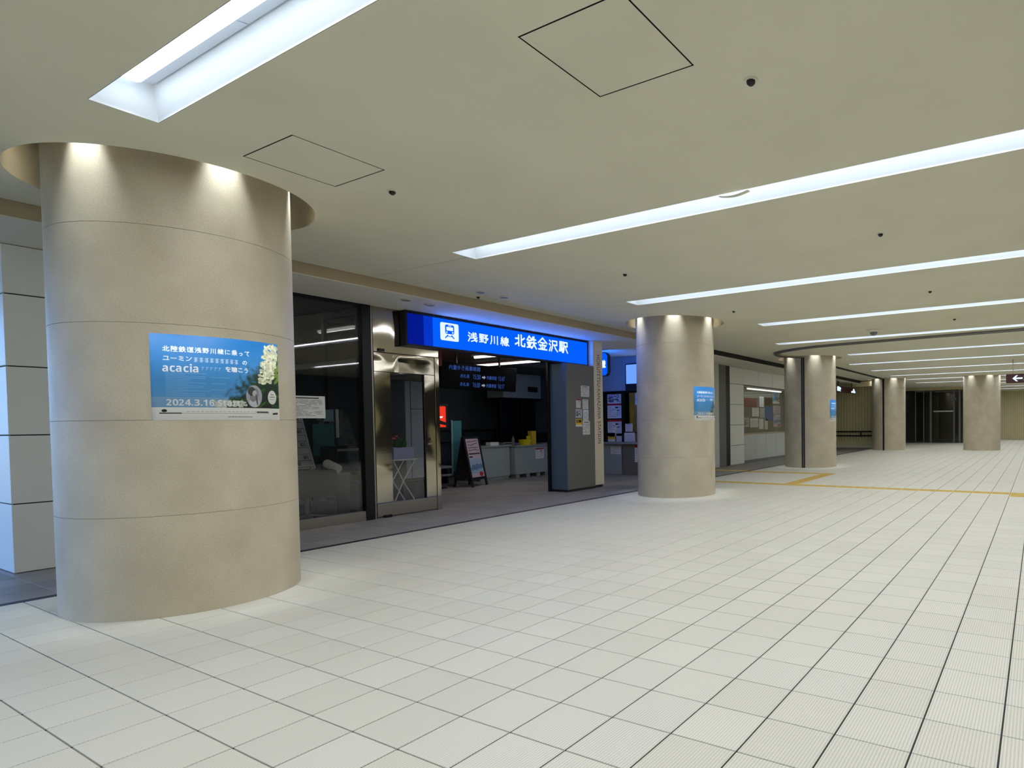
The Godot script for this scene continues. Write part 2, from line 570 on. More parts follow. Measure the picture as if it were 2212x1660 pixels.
func text_mesh(s: String, h: float, depth: float, bold := false) -> ArrayMesh:
	var tm := TextMesh.new()
	tm.text = s
	tm.font = font_of(bold)
	tm.font_size = 32
	tm.pixel_size = h / 23.0
	tm.depth = depth
	tm.curve_step = 2.0
	tm.horizontal_alignment = HORIZONTAL_ALIGNMENT_LEFT
	var am := ArrayMesh.new()
	am.add_surface_from_arrays(Mesh.PRIMITIVE_TRIANGLES, tm.get_mesh_arrays())
	return am

# text on the plane (o, right, up), o at the left of the middle of the line
func text_part(n: String, s: String, o: Vector3, right: Vector3, up: Vector3, h: float, m: Material, parent: Node3D, fit := 0.0, bold := false) -> MeshInstance3D:
	var am := text_mesh(s, h, 0.004, bold)
	var bb := am.get_aabb()
	var k := fit / bb.size.x if fit > 0.0 else 1.0
	var st := begin()
	var t := Transform3D(Basis(right * k, up, right.cross(up)), o - right * bb.position.x * k - up * (bb.position.y + bb.size.y / 2))
	st.append_from(am, 0, t)
	var o2 := MeshInstance3D.new()
	o2.mesh = st.commit()
	o2.material_override = m
	o2.name = n
	parent.add_child(o2, true)
	return o2

# =============================================================== print (flat print only)
func img_line(im: Image, a: Vector2, b: Vector2, w: float, c: Color) -> void:
	var r := w / 2
	for y in range(maxi(0, int(minf(a.y, b.y) - r - 1)), mini(im.get_height(), int(maxf(a.y, b.y) + r + 2))):
		for x in range(maxi(0, int(minf(a.x, b.x) - r - 1)), mini(im.get_width(), int(maxf(a.x, b.x) + r + 2))):
			var p := Vector2(x + 0.5, y + 0.5)
			var d := p.distance_to(Geometry2D.get_closest_point_to_segment(p, a, b)) - r
			if d < 0.5:
				im.set_pixel(x, y, im.get_pixel(x, y).lerp(c, clampf(0.5 - d, 0, 1)))

func img_glyphs(im: Image, text: String, x: float, y: float, w: float, h: float, pitch: float, sw: float, c: Color) -> void:
	for i in text.length():
		for line in strokes(text[i]):
			for k in line.size() - 1:
				img_line(im, Vector2(x + i * pitch + line[k].x * w, y + line[k].y * h), Vector2(x + i * pitch + line[k + 1].x * w, y + line[k + 1].y * h), sw, c)

func img_text(im: Image, s: String, x: float, y: float, h: float, c: Color, fit := 0.0, bold := false) -> void:
	var arr := text_mesh(s, h, 0.0, bold).surface_get_arrays(0)
	var v: PackedVector3Array = arr[Mesh.ARRAY_VERTEX]
	var ix: PackedInt32Array = arr[Mesh.ARRAY_INDEX] if arr[Mesh.ARRAY_INDEX] != null else PackedInt32Array(range(v.size()))
	var lo := Vector2(1e9, 1e9)
	var hi := Vector2(-1e9, -1e9)
	for p in v:
		lo = lo.min(Vector2(p.x, -p.y))
		hi = hi.max(Vector2(p.x, -p.y))
	var k := fit / (hi.x - lo.x) if fit > 0.0 else 1.0
	for t in range(0, ix.size(), 3):
		var q := []
		for j in 3:
			q.append(Vector2(x + (v[ix[t + j]].x - lo.x) * k, y + (-v[ix[t + j]].y - lo.y)))
		var a: Vector2 = q[0].min(q[1]).min(q[2])
		var b: Vector2 = q[0].max(q[1]).max(q[2])
		for yy in range(maxi(0, int(a.y)), mini(im.get_height(), int(b.y) + 1)):
			for xx in range(maxi(0, int(a.x)), mini(im.get_width(), int(b.x) + 1)):
				if Geometry2D.point_is_inside_triangle(Vector2(xx + 0.5, yy + 0.5), q[0], q[1], q[2]):
					im.set_pixel(xx, yy, c)

func img_oval(im: Image, c: Vector2, r: Vector2, col: Color, ang := 0.0) -> void:
	var m := maxf(r.x, r.y)
	for y in range(maxi(0, int(c.y - m)), mini(im.get_height(), int(c.y + m) + 1)):
		for x in range(maxi(0, int(c.x - m)), mini(im.get_width(), int(c.x + m) + 1)):
			var p := (Vector2(x + 0.5, y + 0.5) - c).rotated(-ang) / r
			var l := p.length()
			if l < 1.04:
				im.set_pixel(x, y, im.get_pixel(x, y).lerp(col, clampf((1.04 - l) * 12.0, 0, 1) * col.a))

func poster_image() -> Image:
	var w := 1024
	var h := 700
	var im := Image.create_empty(w, h, true, Image.FORMAT_RGB8)
	var n := FastNoiseLite.new()
	n.seed = 8
	n.frequency = 0.012
	var r2 := RandomNumberGenerator.new()
	r2.seed = 77
	for y in h:
		var v := float(y) / h
		for x in w:
			var u := float(x) / w
			var c := Color(0.10, 0.50, 0.80).lerp(Color(0.40, 0.63, 0.84), clampf(v * 1.25 - 0.15, 0, 1))
			if v > 0.725:
				c = c.lerp(Color(0.60, 0.71, 0.82), 0.55)
			# dark foliage in the lower right
			var e := u - (0.89 - 0.60 * v) + n.get_noise_2d(x, y) * 0.15
			var g := Color(0.09, 0.26, 0.20).lerp(Color(0.05, 0.10, 0.05), clampf(v * 1.4 - 0.2, 0, 1))
			c = c.lerp(g, smoothstep(0.0, 0.20, e) * clampf(v * 3.0 - 0.1, 0, 1))
			im.set_pixel(x, y, c)
	# leaves
	for k in 90:
		var p := Vector2(r2.randf_range(0.56, 1.0), r2.randf_range(0.1, 0.84))
		if p.x + p.y * 0.75 < 1.12:
			continue
		var a := r2.randf_range(-0.9, 0.5)
		img_oval(im, p * Vector2(w, h), Vector2(r2.randf_range(20, 52), r2.randf_range(7, 16)), Color(0.22, 0.42, 0.12).lerp(Color(0.06, 0.20, 0.09), r2.randf()), a)
	for k in 14:
		img_oval(im, Vector2(r2.randf_range(0.955, 1.0) * w, r2.randf_range(0.02, 0.5) * h), Vector2(36, 14), Color(0.42, 0.56, 0.16), r2.randf_range(-1.2, 0.2))
	# hanging white flower cluster
	for k in 210:
		var t := r2.randf()
		var cx := lerpf(0.925, 0.845, t) + r2.randf_range(-0.072, 0.072) * (1.15 - 0.35 * absf(t - 0.45))
		var cy := 0.03 + 0.50 * t
		var b := r2.randf_range(0.72, 0.97)
		img_oval(im, Vector2(cx * w, cy * h), Vector2(r2.randf_range(12, 24), r2.randf_range(9, 15)), Color(b, b, b * 0.84), r2.randf_range(-1, 1))
	for k in 70:
		img_oval(im, Vector2(r2.randf_range(0.40, 0.66) * w, r2.randf_range(0.765, 0.84) * h), Vector2(r2.randf_range(8, 22), r2.randf_range(6, 10)), Color(0.80, 0.82, 0.78), r2.randf_range(-1, 1))
	var wh := Color(0.93, 0.95, 0.97)
	img_glyphs(im, "北陸鉄道浅野川線に乗って", 84, 96, 44, 46, 53, 6.5, wh)
	img_glyphs(im, "ユーミン", 84, 172, 42, 44, 50, 6, wh)
	img_glyphs(im, "の", 646, 178, 42, 42, 48, 6, wh)
	for k in 9:
		for j in 4:
			img_line(im, Vector2(290 + k * 37, 184 + j * 10), Vector2(314 + k * 37 - 4 * (j % 2), 184 + j * 10), 4.0, Color(0.82, 0.89, 0.95))
		img_line(im, Vector2(302 + k * 37, 182), Vector2(302 + k * 37 + (k % 3) * 4 - 4, 216), 4.0, Color(0.82, 0.89, 0.95))
	img_text(im, "acacia", 78, 236, 64, wh, 238, true)
	for k in 5:
		img_line(im, Vector2(338 + k * 30, 260), Vector2(356 + k * 30, 258), 3.0, Color(0.74, 0.84, 0.93))
		img_line(im, Vector2(348 + k * 30, 258), Vector2(342 + k * 30, 282), 3.0, Color(0.74, 0.84, 0.93))
	img_glyphs(im, "を聴こう", 506, 244, 44, 44, 50, 6.5, wh)
	for k in 15:
		var yy := 314.0 + k * 13.0
		img_line(im, Vector2(98, yy), Vector2(98 + r2.randf_range(120, 300), yy), 3.0, Color(0.50, 0.72, 0.90))
		if k % 4 == 2:
			img_line(im, Vector2(400, yy), Vector2(400 + r2.randf_range(60, 160), yy), 3.0, Color(0.50, 0.72, 0.90))
	img_text(im, "2024.3.16 Start", 96, 528, 52, Color(0.93, 0.95, 0.95), 520, true)
	# oval with a grey portrait, round badge
	img_oval(im, Vector2(746, 488), Vector2(76, 98), Color(0.66, 0.67, 0.71))
	img_oval(im, Vector2(746, 548), Vector2(52, 38), Color(0.80, 0.81, 0.84))
	img_oval(im, Vector2(744, 478), Vector2(40, 62), Color(0.52, 0.52, 0.54), 0.35)
	img_oval(im, Vector2(722, 446), Vector2(36, 40), Color(0.24, 0.24, 0.26))
	img_oval(im, Vector2(748, 462), Vector2(20, 27), Color(0.74, 0.72, 0.71), 0.3)
	img_oval(im, Vector2(768, 520), Vector2(9, 52), Color(0.36, 0.36, 0.38), -0.15)
	img_oval(im, Vector2(936, 494), Vector2(52, 64), Color(0.90, 0.91, 0.88))
	for k in 3:
		img_line(im, Vector2(906 + (14 if k == 0 else 0), 468 + k * 22), Vector2(966 - (14 if k == 0 else 0), 468 + k * 22), 6.0 if k < 2 else 3.0, Color(0.36, 0.38, 0.36))
	# white strip with small print
	im.fill_rect(Rect2i(0, 594, w, h - 594), Color(0.97, 0.97, 0.95))
	img_oval(im, Vector2(82, 622), Vector2(18, 12), Color(0.1, 0.1, 0.1))
	img_line(im, Vector2(52, 642), Vector2(192, 642), 8, Color(0.08, 0.08, 0.09))
	img_line(im, Vector2(196, 642), Vector2(900, 642), 2, Color(0.5, 0.5, 0.5))
	for k in 18:
		img_line(im, Vector2(230 + k * 32, 628), Vector2(248 + k * 32, 628), 3, Color(0.62, 0.62, 0.62))
	img_line(im, Vector2(770, 630), Vector2(880, 630), 14, Color(0.30, 0.30, 0.31))
	img_line(im, Vector2(944, 644), Vector2(996, 640), 16, Color(0.12, 0.12, 0.13))
	for k in 8:
		img_line(im, Vector2(520 + k * 26, 672), Vector2(538 + k * 26, 672), 6, Color(0.55, 0.55, 0.55))
	im.generate_mipmaps()
	return im

# small printed notices: 0 plain text, 1 red header, 2 blue and pink handbill, 3 yellow, 4 timetable, 5 photo leaflet
func notice_image(k: int) -> Image:
	var w := 128
	var h := 176
	var im := Image.create_empty(w, h, true, Image.FORMAT_RGB8)
	var r2 := RandomNumberGenerator.new()
	r2.seed = 100 + k
	im.fill([Color(0.90, 0.90, 0.88), Color(0.92, 0.91, 0.90), Color(0.80, 0.72, 0.76), Color(0.88, 0.74, 0.18), Color(0.88, 0.89, 0.90), Color(0.82, 0.84, 0.82)][k])
	var ink := Color(0.28, 0.28, 0.30)
	if k == 1:
		im.fill_rect(Rect2i(0, 0, w, 22), Color(0.70, 0.16, 0.14))
		im.fill_rect(Rect2i(70, 40, 26, 16), Color(0.15, 0.15, 0.2))
		im.fill_rect(Rect2i(82, 74, 22, 12), Color(0.35, 0.4, 0.5))
	if k == 2:
		im.fill_rect(Rect2i(0, 92, w, 66), Color(0.62, 0.70, 0.80))
		for j in 9:
			img_oval(im, Vector2(20 + j * 12, 130 + r2.randf_range(-8, 8)), Vector2(18, 8), Color(0.38, 0.50, 0.66))
		im.fill_rect(Rect2i(6, 66, 116, 6), Color(0.25, 0.18, 0.18))
		im.fill_rect(Rect2i(6, 80, 34, 6), Color(0.10, 0.10, 0.12))
		for j in 4:
			var p := Vector2(12, 14 + j * 13)
			for q in 6:
				var p2 := p + Vector2(17, r2.randf_range(-4, 4))
				img_line(im, p, p2, 3.0, Color(0.40, 0.28, 0.32))
				p = p2
		img_oval(im, Vector2(98, 164), Vector2(20, 11), Color(0.68, 0.14, 0.16))
	if k == 3:
		im.fill_rect(Rect2i(14, 20, 100, 60), Color(0.16, 0.14, 0.10))
		im.fill_rect(Rect2i(30, 34, 28, 30), Color(0.88, 0.74, 0.18))
		im.fill_rect(Rect2i(0, 128, w, 48), Color(0.9, 0.9, 0.88))
	if k == 5:
		for j in 26:
			im.fill_rect(Rect2i(r2.randi_range(4, 90), r2.randi_range(6, 140), r2.randi_range(12, 34), r2.randi_range(10, 26)), Color(r2.randf_range(0.2, 0.6), r2.randf_range(0.28, 0.55), r2.randf_range(0.3, 0.6)))
	if k in [0, 1, 4]:
		var y := 34
		while y < h - 10:
			var x := 10
			while x < w - 14:
				var l := r2.randi_range(8, 34)
				if r2.randf() < 0.8:
					img_line(im, Vector2(x, y), Vector2(mini(x + l, w - 10), y), 3.0 if k != 4 else 2.0, ink.lerp(Color(0.6, 0.6, 0.6), r2.randf()))
				x += l + 6
			y += 11 if k != 4 else 8
	if k == 0:
		im.fill_rect(Rect2i(20, 12, 88, 9), Color(0.30, 0.26, 0.24))
	im.generate_mipmaps()
	return im

# =============================================================== floor
func tile_mesh(w: float, d: float, th := 0.012, uv := true) -> ArrayMesh:
	var st := begin()
	st.set_smooth_group(-1)
	var b := 0.0016
	var x := w / 2
	var z := d / 2
	var top := [Vector3(-x + b, 0, -z + b), Vector3(x - b, 0, -z + b), Vector3(x - b, 0, z - b), Vector3(-x + b, 0, z - b)]
	var mid := [Vector3(-x, -b, -z), Vector3(x, -b, -z), Vector3(x, -b, z), Vector3(-x, -b, z)]
	quad(st, top[0], top[1], top[2], top[3], Vector3.UP)
	for k in 4:
		var n := (k + 1) % 4
		var o: Vector3 = mid[k] + mid[n]
		quad(st, top[k], top[n], mid[n], mid[k], o.normalized() + Vector3.UP)
		quad(st, mid[k], mid[n], mid[n] - Vector3(0, th, 0), mid[k] - Vector3(0, th, 0), o)
	return mesh_of(st)

func column_covers(p: Vector3) -> bool:
	for c in COLUMNS:
		if Vector2(p.x - c[0], p.z - c[1]).length() < c[2] - 0.27:
			return true
	return false

func build_floor() -> void:
	var fl := structure("floor", "pale cream ribbed tile floor of the concourse")
	box_part("grout_bed", Vector3(KERB, -0.25, -52), Vector3(6.6, -0.006, 7), M.grout, fl, 0.0)
	var st := begin()
	for k in range(-19, 23):
		var x := -0.152 - TX * k
		if x > KERB + 0.01:
			box(st, Vector3(x - 0.0042, -0.02, -52), Vector3(x + 0.0042, -0.004, 7), 0.0)
	put("joint_strip", st, M.joint_black, fl).set_meta("kind", "stuff")
	var tm := tile_mesh(TX - 0.008, TZ - 0.008)
	var cut_w := -0.152 - TX * 21 - KERB
	var tc := tile_mesh(cut_w - 0.008, TZ - 0.008)
	var near := []
	var far_t := []
	var far_tint: Array[Color] = []
	var yellow := []
	var cuts := []
	var ct: Array[Color] = []
	for i in range(-19, 22):
		for j in range(-23, 143):
			var cut := i == 21
			var p := Vector3(-0.152 - TX * (i + 0.5), 0, -1.389 - TZ * (j + 0.5))
			if cut:
				p.x = KERB + cut_w / 2
			if column_covers(p):
				continue
			if (j == 34 and i >= -8) or (i == 14 and j > 34 and j < 43) or (j == 43 and i >= 14) or (i in [-1, 0] and j in [33, 34]):
				yellow.append([p, cut])
				continue
			var s := seen_at(p)
			near.append([s.z if in_frame(p, 20.0) else 500.0 + p.length(), p, cut])
	near.sort_custom(func(a, b): return a[0] < b[0])
	for k in near.size():
		var e = near[k]
		if k < 298:
			var o := put_mesh("tile", tc if e[2] else tm, M["tile_%d" % rng.randi_range(0, 4)], fl)
			o.position = e[1]
		elif not e[2]:
			far_t.append(e[1])
			var v := rng.randf_range(0.852, 0.872)
			far_tint.append(Color(v, v - rng.randf_range(0.007, 0.013), v - rng.randf_range(0.05, 0.066)).srgb_to_linear())
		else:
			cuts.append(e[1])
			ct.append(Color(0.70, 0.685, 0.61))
	many("far_tiles", tm, M.tile_many, far_t, far_tint, fl)
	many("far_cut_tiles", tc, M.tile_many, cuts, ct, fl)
	# yellow guide tiles with raised bars
	var path := thing("tactile_path", "pale yellow guide path of ribbed tiles crossing the cream floor past the second column", "tactile paving", Vector3.ZERO)
	var ym := yellow_tile(TX - 0.006, TZ - 0.007)
	var yc := yellow_tile(cut_w - 0.006, TZ - 0.007)
	for e in yellow:
		put_mesh("tile", yc if e[1] else ym, M.tactile, path).position = e[0]
	var y4 := yellow_tile(0.395, 0.395)
	for k in 4:
		put_mesh("tile", y4, M.tactile, path).position = Vector3(KERB - 0.10 - 0.4 * (k + 0.5), 0.0005, -17.0)
	# kerb line and the grey floor in front of and inside the station
	var kerb := structure("trim_1", "dark metal strip between cream and grey floor")
	box_part("strip", Vector3(KERB - 0.10, -0.1, -32.4), Vector3(KERB, 0.0, 7), M.kerb_dark, kerb, 0.002)
	var fg := structure("floor", "grey tile floor in front of and inside the station hall")
	box_part("grout_bed", Vector3(-16.0, -0.25, -34), Vector3(KERB - 0.10, -0.006, 7), M.kerb_dark, fg, 0.0)
	var gm := tile_mesh(0.395, 0.395)
	var lst := []
	for i in 21:
		for j in range(-17, 85):
			var p := Vector3(KERB - 0.10 - 0.4 * (i + 0.5), 0, -0.4 * (j + 0.5))
			var s := seen_at(p)
			if j == 42 and i < 4:
				continue
			var vis := in_frame(p, 20.0) and (p.x > -9.9 or (p.z < -7.0 and p.z > -14.4 and p.x > -13.0))
			lst.append([s.z if vis else 500.0 + p.length(), p])
	lst.sort_custom(func(a, b): return a[0] < b[0])
	var rest := []
	var rest_c: Array[Color] = []
	for k in lst.size():
		if k < 240 and lst[k][0] < 400:
			put_mesh("tile", gm, M["grey_tile_%d" % rng.randi_range(0, 2)], fg).position = lst[k][1]
		else:
			rest.append(lst[k][1])
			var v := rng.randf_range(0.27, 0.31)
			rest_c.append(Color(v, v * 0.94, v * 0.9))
	many("far_tiles", gm, M.tile_many, rest, rest_c, fg)
	# outside, at the top of the daylight opening on the left
	box_part("floor", Vector3(-20, -0.25, -3.0), Vector3(-16, -0.01, 7), M.grout).set_meta("kind", "structure")

func many(n: String, mesh: Mesh, m: Material, at: Array, tint: Array[Color], parent: Node3D) -> void:
	if at.is_empty():
		return
	var mm := MultiMesh.new()
	mm.transform_format = MultiMesh.TRANSFORM_3D
	mm.use_colors = true
	mm.mesh = mesh
	mm.instance_count = at.size()
	for k in at.size():
		mm.set_instance_transform(k, Transform3D(Basis.IDENTITY, at[k]))
		mm.set_instance_color(k, tint[k])
	var o := MultiMeshInstance3D.new()
	o.name = n
	o.multimesh = mm
	o.material_override = m
	o.set_meta("kind", "stuff")
	parent.add_child(o, true)

func yellow_tile(w: float, d: float) -> ArrayMesh:
	var st := begin()
	box(st, Vector3(-w / 2, -0.012, -d / 2), Vector3(w / 2, 0, d / 2), 0.0016)
	for k in 4:
		var z := -d / 2 + d * (k + 0.5) / 4
		box(st, Vector3(-w / 2 + 0.02, 0, z - 0.016), Vector3(w / 2 - 0.02, 0.005, z + 0.016), 0.004)
	return mesh_of(st)

# =============================================================== ceiling
func cut(parent: Node3D, lo: Vector3, hi: Vector3, m: Material) -> void:
	var b := CSGBox3D.new()
	b.name = "opening"
	b.size = hi - lo
	b.position = (lo + hi) / 2
	b.operation = CSGShape3D.OPERATION_SUBTRACTION
	b.material = m
	parent.add_child(b, true)

func build_ceiling() -> void:
	var c := CSGBox3D.new()
	c.name = numbered("ceiling")
	c.size = Vector3(6.6 + 8.19, 0.5, 59)
	c.position = Vector3((6.6 - 8.19) / 2, CEIL + 0.25, (7.0 - 52.0) / 2)
	c.material = M.ceiling_paint
	c.set_meta("kind", "structure")
	c.set_meta("label", "flat cream painted ceiling with light slots and round holes about the columns")
	add_child(c)
	var hole := Node3D.new()
	for i in LIGHT_Z.size():
		cut(c, Vector3(LIGHT_X[i], 3.5, LIGHT_Z[i] - 0.18) - c.position, Vector3(3.5, 4.2, LIGHT_Z[i] + 0.18) - c.position, M.ceiling_paint)
	for q in COLUMNS:
		var cy := CSGCylinder3D.new()
		cy.name = "opening"
		cy.radius = q[2] + 0.21
		cy.height = 0.8
		cy.sides = 72
		cy.smooth_faces = true
		cy.position = Vector3(q[0], 3.85, q[1]) - c.position
		cy.operation = CSGShape3D.OPERATION_SUBTRACTION
		cy.material = M.stone
		c.add_child(cy, true)
	# hatch gaps, board seams
	for h in [[-2.475, -1.778, -3.162, -2.455], [-5.387, -4.692, -3.161, -2.452], [-6.0, -5.3, -13.95, -13.3]]:
		var g := 0.010 if h[0] > -5.9 else 0.004
		for e in [[h[0], h[0] + g, h[2], h[3]], [h[1] - g, h[1], h[2], h[3]], [h[0], h[1], h[2], h[2] + g], [h[0], h[1], h[3] - g, h[3]]]:
			cut(c, Vector3(e[0], 3.5, e[2]) - c.position, Vector3(e[1], 3.62, e[3]) - c.position, M.dark_brown)
	for s in [-5.285, -8.79, -12.19]:
		cut(c, Vector3(-8.2, 3.5, s - 0.003) - c.position, Vector3(-6.26, 3.603, s + 0.003) - c.position, M.fascia)
	hole.free()
	box_part("ceiling", Vector3(-16.2, 4.1, -52.2), Vector3(7.0, 4.35, 7.2), M.ceiling_paint, null, 0.0).set_meta("kind", "structure")
	# lowered soffit over the shop fronts, with a dark gap between it and the ceiling
	var so := structure("ceiling", "lower cream soffit over the shop fronts")
	box_part("soffit_board", Vector3(-9.62, SOFFIT, -14.6), Vector3(-8.225, 4.1, 7), M.soffit_paint, so, 0.006)
	box_part("soffit_board", Vector3(-9.62, SOFFIT, -34), Vector3(-8.235, 4.1, -14.605), M.soffit_paint, so, 0.006)
	box_part("fascia", Vector3(-8.225, SOFFIT + 0.01, -14.6), Vector3(-8.213, CEIL + 0.1, 7), M.fascia, so, 0.003)
	box_part("fascia", Vector3(-8.235, SOFFIT + 0.02, -34), Vector3(-8.213, CEIL + 0.1, -14.605), M.dark_brown, so, 0.003)  # fascia coloured darker along this stretch

# =============================================================== outer walls
func build_walls() -> void:
	# what stands behind the photographer and across the concourse: shop fronts, dark at this hour
	var wr := structure("wall_right", "dark shop fronts across the concourse")
	box_part("wall_panel", Vector3(6.6, 0, -52.2), Vector3(6.9, 4.1, 7.2), M.opposite_wall, wr, 0.0)
	for k in 14:
		box_part("pilaster", Vector3(6.45, 0, 4.0 - k * 4.2), Vector3(6.6, 3.6, 4.6 - k * 4.2), M.beige_wall, wr, 0.01)
	var wb := structure("wall_back", "plain cream wall behind the photographer")
	box_part("wall_panel", Vector3(-8.0, 0, 7.0), Vector3(6.9, 4.1, 7.3), M.opposite_wall, wb, 0.0)
	var wf := structure("wall_far", "beige ribbed wall closing the concourse")
	box_part("wall_panel", Vector3(-10, 0, -52.3), Vector3(6.9, 4.1, -51), M.beige_wall, wf, 0.0)
	for k in 46:
		box_part("rib", Vector3(-3.4 + k * 0.14, 0, -51), Vector3(-3.34 + k * 0.14, 3.6, -50.97), M.beige_rib, wf, 0.004)
	var wg := structure("wall_left", "dark green panelled wall left of the glass lobby")
	box_part("wall_panel", Vector3(-8.3, 0, -42.4), Vector3(-7.9, 4.1, -33.6), M.dark_green_glass, wg, 0.0)
	# hall behind the shop fronts
	var wi := structure("wall_left", "dark blue grey back wall of the station hall")
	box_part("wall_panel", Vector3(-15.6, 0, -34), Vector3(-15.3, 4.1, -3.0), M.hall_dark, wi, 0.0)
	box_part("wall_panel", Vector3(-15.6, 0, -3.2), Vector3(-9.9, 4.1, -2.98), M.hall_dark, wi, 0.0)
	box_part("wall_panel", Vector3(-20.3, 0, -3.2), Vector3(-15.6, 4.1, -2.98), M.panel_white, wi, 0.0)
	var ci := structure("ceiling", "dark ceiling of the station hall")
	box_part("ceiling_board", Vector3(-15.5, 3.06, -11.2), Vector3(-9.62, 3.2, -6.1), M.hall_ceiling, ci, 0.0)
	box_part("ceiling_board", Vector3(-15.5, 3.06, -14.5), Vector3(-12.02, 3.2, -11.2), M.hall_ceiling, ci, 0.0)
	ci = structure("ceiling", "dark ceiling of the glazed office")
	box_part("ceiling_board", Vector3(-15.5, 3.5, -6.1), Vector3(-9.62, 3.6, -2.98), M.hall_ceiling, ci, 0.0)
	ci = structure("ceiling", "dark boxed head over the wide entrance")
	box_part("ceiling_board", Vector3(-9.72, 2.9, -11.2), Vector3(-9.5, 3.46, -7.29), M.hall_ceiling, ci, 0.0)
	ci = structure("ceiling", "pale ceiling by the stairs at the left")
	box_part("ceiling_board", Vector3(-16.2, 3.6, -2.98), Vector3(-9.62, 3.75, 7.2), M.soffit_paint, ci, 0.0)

# =============================================================== columns
func build_columns() -> void:
	var where := ["at the left, nearest the camera", "to the right of the blue station sign", "behind the curved shutter track", "left of the dark glass lobby", "right of the dark glass lobby"]
	var joints := [0.0, 0.81, 1.572, 2.334, 3.10, 4.1]
	for i in COLUMNS.size():
		var q = COLUMNS[i]
		var col := thing("column", "round beige stone column " + where[i], "column", Vector3(q[0], 0, q[1]), 0.0, "round stone columns")
		for k in 5:
			var st := begin()
			var b := 0.0012
			var r: float = q[2]
			var lo: float = joints[k] + (0.0012 if k else 0.0)
			var hi: float = joints[k + 1] - 0.0012
			lathe(st, [Vector2(r - 0.012, lo), Vector2(r - b, lo), Vector2(r, lo + b), Vector2(r, hi - b), Vector2(r - b, hi), Vector2(r - 0.012, hi)], 96)
			put("stone_drum", st, M.stone, col)
		var cs := begin()
		lathe(cs, [Vector2(q[2] - 0.0045, 0.001), Vector2(q[2] - 0.0045, 4.098)], 64)
		put("core", cs, M.stone_joint, col)
		if i in [2, 3]:
			# upright guide for a fire shutter, let into the stone
			var a := deg_to_rad(86.4 if i == 2 else 95.3)
			var t := Transform3D(Basis(Vector3(cos(a), 0, sin(a)), Vector3.UP, Vector3(-sin(a), 0, cos(a)).rotated(Vector3.UP, 0)), Vector3.ZERO)
			var r: float = q[2]
			var w := 0.055 if i == 2 else 0.045
			box_part("shutter_guide", Vector3(r - 0.05, 0, -w), Vector3(r + 0.006, 3.6, w), M.black, col, 0.002, t)
			if i == 2:
				box_part("guide_lip", Vector3(r - 0.02, 0, -0.012), Vector3(r + 0.012, 3.6, 0.012), M.pillar_grey, col, 0.002, t)

